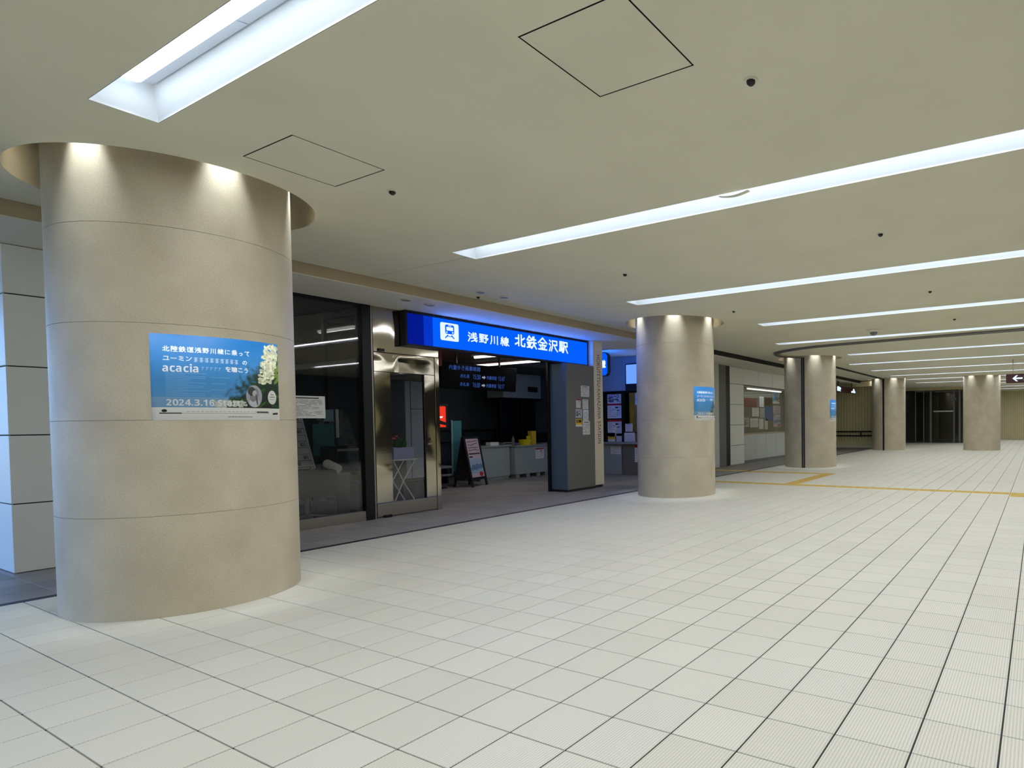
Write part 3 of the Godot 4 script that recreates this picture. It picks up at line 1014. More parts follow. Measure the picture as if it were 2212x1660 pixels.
# =============================================================== lights
func build_lights() -> void:
	var names := ["behind the photographer and farthest back", "just over the photographer's head", "nearest the camera, its tubes in view", "second from the camera", "third from the camera", "fourth from the camera", "beside the curved shutter track", "sixth from the camera", "seventh from the camera", "eighth from the camera", "ninth from the camera", "tenth from the camera", "eleventh from the camera", "twelfth from the camera, right of the last column", "thirteenth from the camera, right of the last column", "last one before the far wall"]
	for i in LIGHT_Z.size():
		var x0: float = LIGHT_X[i]
		var x1 := 3.5
		var lab: String = "long recessed strip light in the ceiling, " + names[i] if names[i] else "long recessed strip light in the ceiling behind the photographer"
		var t := thing("ceiling_light", lab, "light", Vector3(0, CEIL, LIGHT_Z[i]), 0.0, "recessed strip lights")
		# splayed white lining
		var st := begin()
		st.set_smooth_group(-1)
		var a := 0.176
		var b := 0.152
		var y := 0.24
		for s in [-1.0, 1.0]:
			quad(st, Vector3(x0 + 0.004, 0.0, s * a), Vector3(x1 - 0.004, 0.0, s * a), Vector3(x1 - 0.01, y, s * b), Vector3(x0 + 0.01, y, s * b), Vector3(0, -0.3, -s))
			quad(st, Vector3(x0 + 0.004, 0.0, s * a), Vector3(x1 - 0.004, 0.0, s * a), Vector3(x1 - 0.004, y + 0.02, s * a), Vector3(x0 + 0.004, y + 0.02, s * a), Vector3(0, 0, s))
		for e in [[x0 + 0.004, x0 + 0.01, 1.0], [x1 - 0.004, x1 - 0.01, -1.0]]:
			quad(st, Vector3(e[0], 0, -a), Vector3(e[0], 0, a), Vector3(e[1], y, b), Vector3(e[1], y, -b), Vector3(e[2], -0.3, 0))
		quad(st, Vector3(x0 + 0.01, y, -b), Vector3(x1 - 0.01, y, -b), Vector3(x1 - 0.01, y, b), Vector3(x0 + 0.01, y, b), Vector3.DOWN)
		quad(st, Vector3(x0 + 0.004, y + 0.02, -a), Vector3(x1 - 0.004, y + 0.02, -a), Vector3(x1 - 0.004, y + 0.02, a), Vector3(x0 + 0.004, y + 0.02, a), Vector3.UP)
		put("lining", st, M.white_paint, t)
		# 1.2 m battens, each a pale body with a rounded glowing lens
		var n := int((x1 - x0 - 0.2) / 1.2)
		if i > 8:
			n = 1
		var l := (x1 - x0 - 0.12) / n
		for k in n:
			var xa := x0 + 0.06 + l * k + 0.006
			var xb := xa + l - 0.012
			var bs := begin()
			bs.set_smooth_group(-1)
			var prof := [Vector2(-0.142, 0.239), Vector2(-0.138, 0.226), Vector2(-0.072, 0.212), Vector2(0.072, 0.212), Vector2(0.138, 0.226), Vector2(0.142, 0.239)]
			for j in 5:
				var p: Vector2 = prof[j]
				var q: Vector2 = prof[j + 1]
				quad(bs, Vector3(xa, p.y, p.x), Vector3(xb, p.y, p.x), Vector3(xb, q.y, q.x), Vector3(xa, q.y, q.x), Vector3(0, -1, (p.x + q.x) * 4))
			for e in [xa, xb]:
				for j in 4:
					tri(bs, Vector3(e, 0.239, -0.142), Vector3(e, prof[j + 1].y, prof[j + 1].x), Vector3(e, prof[j + 2].y, prof[j + 2].x), Vector3(e - (xa + xb) / 2, 0, 0))
			var body := put("batten", bs, M.batten, t)
			var ls := begin()
			ls.set_smooth_group(1)
			for j in 8:
				var a0 := PI * j / 8
				var a1 := PI * (j + 1) / 8
				quad(ls, Vector3(xa, 0.213 - sin(a0) * 0.022, -cos(a0) * 0.072), Vector3(xb, 0.213 - sin(a0) * 0.022, -cos(a0) * 0.072), Vector3(xb, 0.213 - sin(a1) * 0.022, -cos(a1) * 0.072), Vector3(xa, 0.213 - sin(a1) * 0.022, -cos(a1) * 0.072), Vector3(0, -1, -cos((a0 + a1) / 2)))
			put("tube", ls, M.tube_glow, body)
	# small lamps in the ring openings round the columns
	var proto: Node3D = null
	var ring_of := ["nearest column", "second column, right of the blue sign", "third column, inside the curved track", "fourth column, left of the glass lobby", "last column, right of the glass lobby"]
	for ci in COLUMNS.size():
		var q = COLUMNS[ci]
		for k in 6:
			var a := deg_to_rad(60.0 * k)
			var p := Vector3(q[0] + cos(a) * (q[2] + 0.115), 4.1, q[1] + sin(a) * (q[2] + 0.115))
			var o: Node3D
			if proto == null:
				proto = thing("downlight", "small chrome downlight in the ceiling ring of the " + ring_of[0], "light", p, 0.0, "downlights of the " + ring_of[0])
				var st := begin()
				lathe(st, [Vector2(0.075, 0), Vector2(0.078, -0.012), Vector2(0.062, -0.016), Vector2(0.052, -0.004)], 20)
				put("ring", st, M.chrome, proto)
				var ls := begin()
				lathe(ls, [Vector2(0.052, -0.005), Vector2(0.03, -0.009), Vector2(0.0, -0.010)], 20)
				put("lens", ls, M.lamp_glow, proto)
			else:
				o = proto.duplicate()
				o.name = numbered("downlight")
				add_child(o)
				o.position = p
				tag(o, "small chrome downlight in the ceiling ring of the " + ring_of[ci], "light", "downlights of the " + ring_of[ci])
			spot("column_spot", p - Vector3(0, 0.04, 0), Vector3(-cos(a) * 0.21, -1, -sin(a) * 0.21), 22.0, SPOT_E, Color(0.93, 0.965, 1.0), 0.03)

func build_ceiling_fittings() -> void:
	# sprinkler heads on a regular grid
	var places := ["beside the large hatch", "right of the small hatch", "above the blue sign's right end", "between the second and third strip lights", "right of the fourth strip light", "near the second column", "between two downlights over the sign", "near the dome camera"]
	var dots := [[-1.553, -3.47], [-5.057, -3.47], [-5.087, -6.995], [-1.562, -7.002], [-1.556, -10.51], [-5.04, -10.37], [-8.005, -6.965], [-1.541, -13.66]]
	for i in dots.size():
		var t := thing("sprinkler_head", "small dark sprinkler head in the ceiling " + places[i], "sprinkler", Vector3(dots[i][0], CEIL, dots[i][1]), 0.0, "ceiling sprinkler heads")
		var st := begin()
		lathe(st, [Vector2(0.0, -0.006), Vector2(0.042, -0.006), Vector2(0.045, 0.0)], 16)
		put("plate", st, M.ceiling_paint, t)
		st = begin()
		lathe(st, [Vector2(0.028, -0.005), Vector2(0.026, -0.022), Vector2(0.012, -0.034), Vector2(0.0, -0.036)], 12)
		put("head", st, M.plastic_black, t)
	# dark round downlights, off, in pairs
	var off := [[-7.70, CEIL, -6.745, "left one of the pair in the main ceiling above the blue sign"], [-7.68, CEIL, -7.21, "right one of the pair in the main ceiling above the blue sign"], [-8.55, SOFFIT, -6.05, "left one of the pair in the soffit at the sign's left end"], [-8.58, SOFFIT, -6.5, "right one of the pair in the soffit at the sign's left end"]]
	for d in off:
		var t := thing("recessed_downlight", "unlit round downlight, " + d[3], "light", Vector3(d[0], d[1], d[2]), 0.0, "unlit downlights near the sign")
		var st := begin()
		lathe(st, [Vector2(0.085, 0), Vector2(0.088, -0.01), Vector2(0.068, -0.012)], 24)
		put("rim", st, M.soffit_paint, t)
		st = begin()
		lathe(st, [Vector2(0.068, -0.011), Vector2(0.04, -0.004), Vector2(0.0, -0.003)], 24)
		put("reflector", st, M.plastic_grey, t)
	# dome camera
	var dc := thing("dome_camera", "smoked dome camera hanging below the ceiling before the curved shutter track", "camera", Vector3(-3.35, CEIL, -14.27))
	var st := begin()
	lathe(st, [Vector2(0.16, 0), Vector2(0.16, -0.015), Vector2(0.10, -0.05), Vector2(0.085, -0.055)], 24)
	put("base", st, M.soffit_paint, dc)
	st = begin()
	lathe(st, [Vector2(0.085, -0.054), Vector2(0.08, -0.09), Vector2(0.055, -0.125), Vector2(0.0, -0.14)], 24)
	put("dome", st, M.plastic_grey, dc)
	# heat detector next to the large hatch is the sprinkler; loose trim curl on the second strip light
	var tab := begin()
	var pr := []
	for k in 7:
		var a := PI * k / 6.0
		pr.append(Vector3(-2.60 + 0.30 * k / 6.0, CEIL - 0.012 - sin(a) * 0.022, -5.04))
	for k in 6:
		quad(tab, pr[k], pr[k + 1], pr[k + 1] + Vector3(0, 0.006, -0.06), pr[k] + Vector3(0, 0.006, -0.06), Vector3.DOWN)
		quad(tab, pr[k] + Vector3(0, 0.003, 0), pr[k + 1] + Vector3(0, 0.003, 0), pr[k + 1] + Vector3(0, 0.009, -0.06), pr[k] + Vector3(0, 0.009, -0.06), Vector3.UP)
	tag(put("edge_strip", tab, M.ceiling_paint), "short strip of trim sagging from the near edge of the second strip light", "trim")
	# curved shutter track in the ceiling and the straight one along the far columns
	var cv := Curve3D.new()
	var pts := [Vector3(-6.66, 0, -18.76), Vector3(-7.05, 0, -18.35), Vector3(-7.14, 0, -17.85), Vector3(-6.95, 0, -17.25), Vector3(-6.44, 0, -16.80), Vector3(-5.44, 0, -16.38), Vector3(-3.9, 0, -16.2), Vector3(-0.3, 0, -16.0), Vector3(5.0, 0, -15.9)]
	for k in pts.size():
		var tan: Vector3 = (pts[mini(k + 1, pts.size() - 1)] - pts[maxi(k - 1, 0)]) * 0.17
		if k == 6:
			cv.add_point(pts[k], -tan * 0.4, tan)
		else:
			cv.add_point(pts[k], -tan, tan)
	var bk := cv.tessellate_even_length(5, 0.12)
	var tr := thing("shutter_track", "dark curved fire shutter track in the ceiling around the third column", "track")
	for part in [["track_box", 0.075, 0.05, M.pillar_grey], ["slot", 0.02, 0.056, M.black], ["edge_lip", -1.0, 0.03, M.fascia]]:
		var s2 := begin()
		s2.set_smooth_group(-1)
		for k in bk.size() - 1:
			var a: Vector3 = bk[k]
			var b: Vector3 = bk[k + 1]
			var na := side_at(bk, k)
			var nb := side_at(bk, k + 1)
			var o0: float = -part[1] if part[1] > 0 else 0.076
			var o1: float = part[1] if part[1] > 0 else 0.12
			var y0: float = CEIL - part[2]
			var la := a + na * o0
			var ra := a + na * o1
			var lb := b + nb * o0
			var rb := b + nb * o1
			quad(s2, up_y(la, y0), up_y(ra, y0), up_y(rb, y0), up_y(lb, y0), Vector3.DOWN)
			quad(s2, up_y(la, y0), up_y(lb, y0), up_y(lb, CEIL), up_y(la, CEIL), -na)
			quad(s2, up_y(ra, y0), up_y(rb, y0), up_y(rb, CEIL), up_y(ra, CEIL), na)
		put(part[0], s2, part[3], tr)
	var t2 := thing("shutter_track", "straight dark shutter track in the ceiling between the third and fourth columns", "track")
	box_part("track_box", Vector3(-6.93, CEIL - 0.04, -31.2), Vector3(-6.81, CEIL, -20.3), M.dark_brown, t2, 0.003)

func side_at(p: PackedVector3Array, k: int) -> Vector3:
	var d := p[mini(k + 1, p.size() - 1)] - p[maxi(k - 1, 0)]
	return Vector3(d.z, 0, -d.x).normalized()

func up_y(v: Vector3, y: float) -> Vector3:
	return Vector3(v.x, y, v.z)

# =============================================================== shop front: pillars, glass, doors
func panel_pier(n: String, label: String, lo: Vector3, hi: Vector3, joints: Array) -> void:
	var w := structure(n, label)
	box_part("core", lo + Vector3(0.02, 0, 0.02), hi - Vector3(0.02, 0, 0.02), M.panel_joint, w, 0.0)
	for k in joints.size() - 1:
		box_part("panel", Vector3(lo.x, joints[k] + 0.006, lo.z), Vector3(hi.x, joints[k + 1] - 0.006, hi.z), M.panel_white, w, 0.004)

func build_storefront() -> void:
	panel_pier("wall_left", "pier of large white wall panels behind the nearest column", Vector3(-11.6, 0, -2.98), Vector3(FRONT, SOFFIT, -2.05), [0.0, 0.73, 1.455, 2.18, 2.935, 3.45])
	# glazed front of the office left of the doors
	var gw := structure("window_1", "large fixed pane left of the station doors")
	box_part("window_frame", Vector3(-9.5, 0, -5.95), Vector3(-9.4, 0.155, -2.98), M.steel, gw)
	box_part("window_frame", Vector3(-9.5, 3.40, -5.95), Vector3(-9.4, SOFFIT, -2.98), M.frame_black, gw)
	box_part("window_frame", Vector3(-9.5, 0.155, -3.06), Vector3(-9.4, 3.40, -2.98), M.frame_black, gw)
	box_part("pane", Vector3(-9.456, 0.15, -5.95), Vector3(-9.444, 3.41, -3.05), M.glass, gw, 0.0)
	var pst := thing("door_post", "black upright post between the office glass and the polished steel door", "post")
	box_part("post", Vector3(-9.56, 0, -6.015), Vector3(-9.39, SOFFIT, -5.86), M.frame_black, pst, 0.006)
	box_part("post_edge", Vector3(-9.53, 0, -6.055), Vector3(-9.42, SOFFIT, -6.017), M.steel, pst, 0.004)
	# polished steel door with a tall pane, header over it
	var dr := thing("glass_door", "mirror polished steel framed glass door beside the station entrance", "door")
	var x := -9.42
	box_part("header_panel", Vector3(x - 0.05, 2.72, -7.28), Vector3(x, SOFFIT, -6.06), M.steel_mirror, dr, 0.004)
	box_part("top_rail", Vector3(x - 0.045, 2.40, -7.19), Vector3(x - 0.004, 2.712, -6.065), M.steel_mirror, dr, 0.004)
	box_part("stile", Vector3(x - 0.045, 0.245, -6.35), Vector3(x - 0.004, 2.398, -6.065), M.steel_mirror, dr, 0.004)
	box_part("stile", Vector3(x - 0.045, 0.245, -7.19), Vector3(x - 0.004, 2.398, -6.98), M.steel_mirror, dr, 0.004)
	box_part("jamb", Vector3(x - 0.06, 0.0, -7.285), Vector3(x - 0.002, 2.715, -7.2), M.steel_mirror, dr, 0.004)
	box_part("bottom_rail", Vector3(x - 0.05, 0.02, -7.19), Vector3(x, 0.24, -6.065), M.steel, dr, 0.005)
	box_part("pane", Vector3(x - 0.032, 0.24, -6.985), Vector3(x - 0.022, 2.40, -6.345), M.glass, dr, 0.0)
	box_part("pane_bead", Vector3(x - 0.04, 0.24, -6.985), Vector3(x - 0.0, 2.40, -6.965), M.frame_black, dr, 0.002)
	var st := begin()
	var rot := Transform3D(Basis(Vector3(0, 0, 1), -PI / 2), Vector3(x - 0.004, 1.27, -7.06))
	lathe(st, [Vector2(0.024, 0), Vector2(0.024, 0.008), Vector2(0.012, 0.014), Vector2(0, 0.014)], 16, Vector3.ZERO, true, rot)
	put("lock_cylinder", st, M.frame_black, dr)
	box_part("lock_plate", Vector3(x - 0.004, 1.17, -7.11), Vector3(x + 0.004, 1.20, -7.03), M.steel, dr, 0.003)
	box_part("floor_pivot", Vector3(x - 0.02, 0.0, -6.30), Vector3(x + 0.04, 0.045, -6.17), M.frame_black, dr, 0.008)
	box_part("door_closer", Vector3(x + 0.0, 2.73, -6.24), Vector3(x + 0.03, 2.775, -6.14), M.frame_black, dr, 0.004)
	# edge of the other door leaf, at the right of the opening
	var jb := thing("door_post", "slim black jamb at the right of the wide opening, against the blue grey side of the pillar", "post")
	box_part("post", Vector3(-9.62, 0, -10.262), Vector3(-9.56, 3.05, -10.20), M.frame_black, jb, 0.004)
	# pillar with notices, and the pale fin with the station name running down it
	var pl := structure("wall_left", "grey pillar with notices right of the entrance")
	box_part("pillar_panel", Vector3(-9.60, 0, -11.23), Vector3(-9.1, 2.85, -10.29), M.pillar_grey, pl, 0.006)
	box_part("side_panel", Vector3(-9.59, 0, -10.29), Vector3(-9.105, 2.85, -10.265), M.pillar_blue, pl, 0.004)  # side towards the entrance coloured blue grey
	box_part("baseboard", Vector3(-9.58, 0, -11.22), Vector3(-9.09, 0.05, -10.26), M.kerb_dark, pl, 0.004)
	var fin := thing("name_fin", "pale upright stone fin lettered HOKUTETSU-KANAZAWA STATION beside the grey pillar", "sign")
	box_part("slab", Vector3(-9.6, 0.06, -11.58), Vector3(-9.12, SOFFIT, -11.235), M.fin_stone, fin, 0.006)
	box_part("plinth", Vector3(-9.58, 0, -11.56), Vector3(-9.15, 0.06, -11.25), M.kerb_dark, fin, 0.003)
	text_part("lettering", "HOKUTETSU-KANAZAWA STATION", Vector3(-9.119, 3.13, -11.425), Vector3(0, -1, 0), Vector3(0, 0, -1), 0.105, M.letter_brown, fin, 2.09)
	# notices on the pillar
	var nt := [[-10.90, 2.25, 0.29, 0.25, 0, "plain white notice taped highest on the grey pillar"], [-10.66, 1.965, 0.15, 0.19, 1, "small red topped notice left in the pillar's second row"], [-10.905, 1.955, 0.19, 0.22, 0, "white notice right in the pillar's second row"], [-10.67, 1.745, 0.21, 0.19, 5, "pictured leaflet on the pillar above the yellow notice"], [-10.91, 1.70, 0.19, 0.26, 4, "narrow white notice on the pillar's right, in its third row"], [-10.67, 1.53, 0.21, 0.17, 3, "yellow notice on the grey pillar"], [-10.925, 1.415, 0.25, 0.31, 0, "lowest white notice on the grey pillar"]]
	for q in nt:
		tag(sheet("notice", Vector3(-9.099, q[1], q[0]), Vector3(0, 0, -1), Vector3.UP, q[2], q[3], M["notice_%d" % q[4]]), q[5], "notice", "notices on the grey pillar")

# =============================================================== the blue station sign
func build_sign() -> void:
	var s := thing("station_sign", "long glowing blue sign with train symbol and white Japanese station name", "sign")
	var x := -9.26
	box_part("casing", Vector3(x - 0.15, 2.857, -11.225), Vector3(x - 0.012, 3.44, -6.535), M.sign_frame, s, 0.006)
	box_part("end_cap", Vector3(x - 0.152, 2.852, -6.565), Vector3(x + 0.004, 3.445, -6.53), M.black, s, 0.006)
	box_part("end_cap", Vector3(x - 0.152, 2.852, -11.228), Vector3(x + 0.004, 3.445, -11.20), M.sign_frame, s, 0.006)
	box_part("face", Vector3(x - 0.012, 2.892, -11.195), Vector3(x, 3.40, -7.06), M.sign_blue, s, 0.002)
	box_part("face", Vector3(x - 0.012, 2.892, -6.878), Vector3(x - 0.001, 3.40, -6.575), M.sign_falloff_dim, s, 0.002).set_meta("label", "left end of the blue face, lamp falloff put into its dim emission")  # lamp falloff put into the emission of this segment
	box_part("face", Vector3(x - 0.012, 2.892, -7.058), Vector3(x - 0.0005, 3.40, -6.88), M.sign_falloff_mid, s, 0.002)  # middle step of the same falloff put into emission
	for y in [[2.860, 2.890], [3.402, 3.438]]:
		box_part("rim", Vector3(x - 0.012, y[0], -11.20), Vector3(x + 0.006, y[1], -6.565), M.sign_frame, s, 0.003)
	var R := Vector3(0, 0, -1)
	# symbol: white plate with a blue train front
	var t := Transform3D(Basis(R, Vector3.UP, Vector3(1, 0, 0)), Vector3(x, 3.18, -7.40))
	var st := begin()
	slab(st, rounded(0.385, 0.315, 0.03), 0.0, 0.004, t)
	put("symbol_plate", st, M.sign_white, s)
	st = begin()
	slab(st, rounded(0.19, 0.165, 0.035, Vector2(0, 0.045)), 0.004, 0.006, t)
	for sg in [-1.0, 1.0]:
		var a := Vector3(0.035 * sg, -0.055, 0.004)
		var b := Vector3(0.095 * sg, -0.115, 0.004)
		var dir := (b - a).normalized()
		box(st, Vector3(0, -0.010, 0), Vector3((b - a).length(), 0.010, 0.002), 0.0, t * Transform3D(Basis(dir, Vector3(-dir.y, dir.x, 0), Vector3(0, 0, 1)), a))
	box(st, Vector3(-0.06, -0.085, 0.004), Vector3(0.06, -0.073, 0.006), 0.0, t)
	put("train_symbol", st, M.sign_blue, s)
	st = begin()
	slab(st, rounded(0.14, 0.065, 0.008, Vector2(0, 0.055)), 0.006, 0.008, t)
	slab(st, rounded(0.07, 0.012, 0.005, Vector2(0, 0.11)), 0.006, 0.008, t)
	for sg in [-1.0, 1.0]:
		slab(st, rounded(0.028, 0.028, 0.0135, Vector2(0.062 * sg, -0.008)), 0.006, 0.008, t)
	put("train_window", st, M.sign_white, s)
	st = begin()
	letter_bars(st, "浅野川線", Vector3(x, 3.243, -7.797), R, Vector3.UP, 0.219, 0.183, 0.259, 0.022, 0.004)
	letter_bars(st, "北鉄金沢駅", Vector3(x, 3.347, -8.955), R, Vector3.UP, 0.277, 0.262, 0.322, 0.031, 0.004)
	put("lettering", st, M.sign_white, s)
	area_light("sign_light", Vector3(x + 0.02, 3.146, -9.13), Vector3(1, 0, 0), Vector2(4.1, 0.5), 1.3, Color(0.1, 0.42, 1.0))

# =============================================================== office behind the left glass
func build_glass_office() -> void:
	# cross partition behind the post
	var pt := structure("window_2", "glass partition between the office and the hall")
	for q in [[3.34, 3.46], [2.53, 2.62], [0.0, 0.12]]:
		box_part("rail", Vector3(-14.0, q[0], -6.08), Vector3(-9.56, q[1], -6.02), M.frame_black if q[0] != 2.53 else M.plastic_grey, pt)
	for q in [-10.76, -12.2, -13.6]:
		box_part("mullion", Vector3(q - 0.04, 2.62, -6.08), Vector3(q + 0.04, 3.34, -6.02), M.frame_black, pt)
		box_part("mullion", Vector3(q - 0.03, 0.12, -6.075), Vector3(q + 0.03, 2.53, -6.025), M.frame_black, pt)
	box_part("pane", Vector3(-14.0, 0.12, -6.055), Vector3(-9.56, 3.34, -6.045), M.glass, pt, 0.0)
	# notice on the glass
	tag(sheet("glass_notice", Vector3(-9.44, 1.80, -5.0), Vector3(0, 0, -1), Vector3.UP, 0.58, 0.33, M.notice_0), "wide cream notice stuck on the office glass beside the nearest column", "notice")
	# brochure rack, leaning back
	var rk := thing("brochure_rack", "leaning white brochure rack with rows of leaflets behind the office glass", "rack", Vector3(-10.9, 0, -5.64))
	var lean := Transform3D(Basis(Vector3(0, 0, 1), 0.40), Vector3(0, 0.80, 0))
	box_part("back_panel", Vector3(-0.02, 0, -0.25), Vector3(0, 0.95, 0.25), M.plastic_white, rk, 0.004, lean)
	for s in [-1.0, 1.0]:
		box_part("side_rail", Vector3(-0.03, -0.02, s * 0.255 - 0.012), Vector3(0.03, 0.97, s * 0.255 + 0.012), M.plastic_white, rk, 0.004, lean)
		var st := begin()
		tube(st, [Vector3(0, 0.82, s * 0.2), Vector3(0.02, 0.0, s * 0.2)], 0.012)
		put("leg", st, M.steel, rk)
	var names := ["bottom", "second", "third", "fourth", "fifth", "sixth", "seventh", "top"]
	for k in 8:
		var y := 0.02 + k * 0.118
		box_part("shelf", Vector3(0, y, -0.24), Vector3(0.05, y + 0.012, 0.24), M.plastic_white, rk, 0.002, lean)
		for j in 3:
			var c: Vector3 = rk.position + lean * Vector3(0.03, y + 0.055, 0.16 - j * 0.16)
			tag(sheet("leaflet", c, Vector3(0, 0, -1), lean.basis.y, 0.10 if j != 1 else 0.12, 0.085, M["notice_5"] if (k + j) % 2 else M["notice_4"]), "leaflet in the %s row of the white rack, %s" % [names[k], ["left", "middle", "right"][j]], "leaflet", "leaflets in the brochure rack")
	# office chair seen from behind
	var ch := thing("office_chair", "dark office chair seen from behind through the office glass", "chair", Vector3(-10.3, 0, -5.40))
	var st2 := begin()
	slab(st2, rounded(0.60, 0.42, 0.06), -0.03, 0.03, Transform3D(Basis(Vector3.UP, PI / 2) * Basis(Vector3.RIGHT, 0.08), Vector3(0.40, 0.62, 0.02)))
	put("backrest", st2, M.fabric_dark, ch)
	box_part("seat", Vector3(-0.15, 0.40, -0.25), Vector3(0.38, 0.48, 0.28), M.fabric_dark, ch, 0.03)
	box_part("back_bracket", Vector3(0.34, 0.36, -0.03), Vector3(0.40, 0.60, 0.07), M.plastic_black, ch, 0.006)
	st2 = begin()
	tube(st2, [Vector3(0.12, 0.08, 0.02), Vector3(0.12, 0.40, 0.02)], 0.03, 10)
	put("gas_column", st2, M.plastic_grey, ch)
	for k in 5:
		var a := TAU * k / 5 + 0.3
		st2 = begin()
		tube(st2, [Vector3(0.12, 0.11, 0.02), Vector3(0.12 + cos(a) * 0.28, 0.075, 0.02 + sin(a) * 0.28)], 0.02, 6)
		var lg := put("base_leg", st2, M.plastic_grey, ch)
		st2 = begin()
		tube(st2, [Vector3(0.12 + cos(a) * 0.28 - 0.02, 0.03, 0.02 + sin(a) * 0.28), Vector3(0.12 + cos(a) * 0.28 + 0.02, 0.03, 0.02 + sin(a) * 0.28)], 0.03, 10)
		put("caster", st2, M.plastic_black, lg)
	# things on and before the partition
	tag(box_part("teal_panel", Vector3(-11.12, 1.0, -6.02), Vector3(-10.50, 1.56, -6.005), M.teal), "large teal poster panel fixed low on the glass partition", "panel")
	tag(box_part("blue_card", Vector3(-10.78, 1.60, -6.02), Vector3(-10.50, 1.80, -6.01), M.pale_blue), "larger pale blue card above the teal panel on the partition", "card", "cards on the partition")
	tag(box_part("blue_card", Vector3(-10.98, 1.62, -6.02), Vector3(-10.84, 1.77, -6.01), M.teal), "smaller teal card above the teal panel on the partition", "card", "cards on the partition")
	tag(box_part("white_strip", Vector3(-10.42, 1.32, -6.02), Vector3(-10.35, 1.80, -6.008), M.paper_white), "narrow white strip hanging on the partition beside the cards", "notice")
	var mon := thing("monitor", "black computer monitor in front of the teal panel in the office", "monitor", Vector3(-10.56, 0.742, -5.96))
	box_part("screen", Vector3(-0.25, 0.12, -0.02), Vector3(0.22, 0.44, 0.012), M.plastic_black, mon, 0.006)
	box_part("stand", Vector3(-0.05, 0.0, -0.02), Vector3(0.02, 0.14, 0.0), M.plastic_black, mon, 0.004)
	var dk := thing("office_desk", "grey desk along the glass partition in the office", "desk", Vector3(-10.42, 0, -5.93))
	box_part("desktop", Vector3(-0.38, 0.71, -0.08), Vector3(0.38, 0.74, 0.16), M.counter_top, dk)
	box_part("front_panel", Vector3(-0.34, 0.30, -0.06), Vector3(0.34, 0.70, -0.04), M.counter_grey, dk)
	for q in [-0.36, 0.31]:
		box_part("leg", Vector3(q, 0, -0.07), Vector3(q + 0.05, 0.71, 0.15), M.steel, dk)
	var rl := begin()
	lathe(rl, [Vector2(0.0, -0.16), Vector2(0.07, -0.16), Vector2(0.07, 0.16), Vector2(0.0, 0.16)], 18, Vector3.ZERO, true, Transform3D(Basis(Vector3(0, 0, 1), PI / 2 - 0.25), Vector3(-10.24, 0.855, -5.83)))
	tag(put("paper_roll", rl, M.paper_white), "white rolled paper on the office desk near the black post", "paper roll")
	var bxs := box_part("storage_box", Vector3(-10.70, 0.0, -5.96), Vector3(-10.16, 0.26, -5.80), M.plastic_grey, null, 0.01)
	tag(bxs, "pale grey storage box on the floor under the office desk", "box")
	var mp := begin()
	slab(mp, rounded(0.9, 0.5, 0.12), 0.0, 0.01, Transform3D(Basis(Vector3(1, 0, 0), -PI / 2), Vector3(-10.2, 0.0, -5.45)))
	tag(put("floor_mat", mp, M.pale_blue), "blue grey chair mat on the office floor under the dark chair", "mat")
	# office strip lights
	strip_light(Vector3(-10.75, 3.49, -4.4), 1.2, "ceiling strip light in the glazed office, nearer one", 2.2)
	strip_light(Vector3(-12.2, 3.49, -5.0), 1.2, "ceiling strip light in the glazed office, farther one", 2.2)

func strip_light(at: Vector3, l: float, label: String, e := 3.0, turned := false) -> void:
	var t := thing("strip_light", label, "light", at, PI / 2 if turned else 0.0, "strip lights in the station hall")
	box_part("body", Vector3(-l / 2 - 0.03, -0.03, -0.08), Vector3(l / 2 + 0.03, 0.009, 0.08), M.plastic_white, t, 0.006)
	var st := begin()
	tube(st, [Vector3(-l / 2, -0.05, 0), Vector3(l / 2, -0.05, 0)], 0.03, 10)
	put("tube", st, M.hall_tube, t)
	area_light("strip_area", at + Vector3(0, -0.085, 0), Vector3.DOWN, Vector2(l, 0.06), e, Color(1, 1, 0.96), Vector3(1, 0, 0) if turned else Vector3(0, 0, 1))

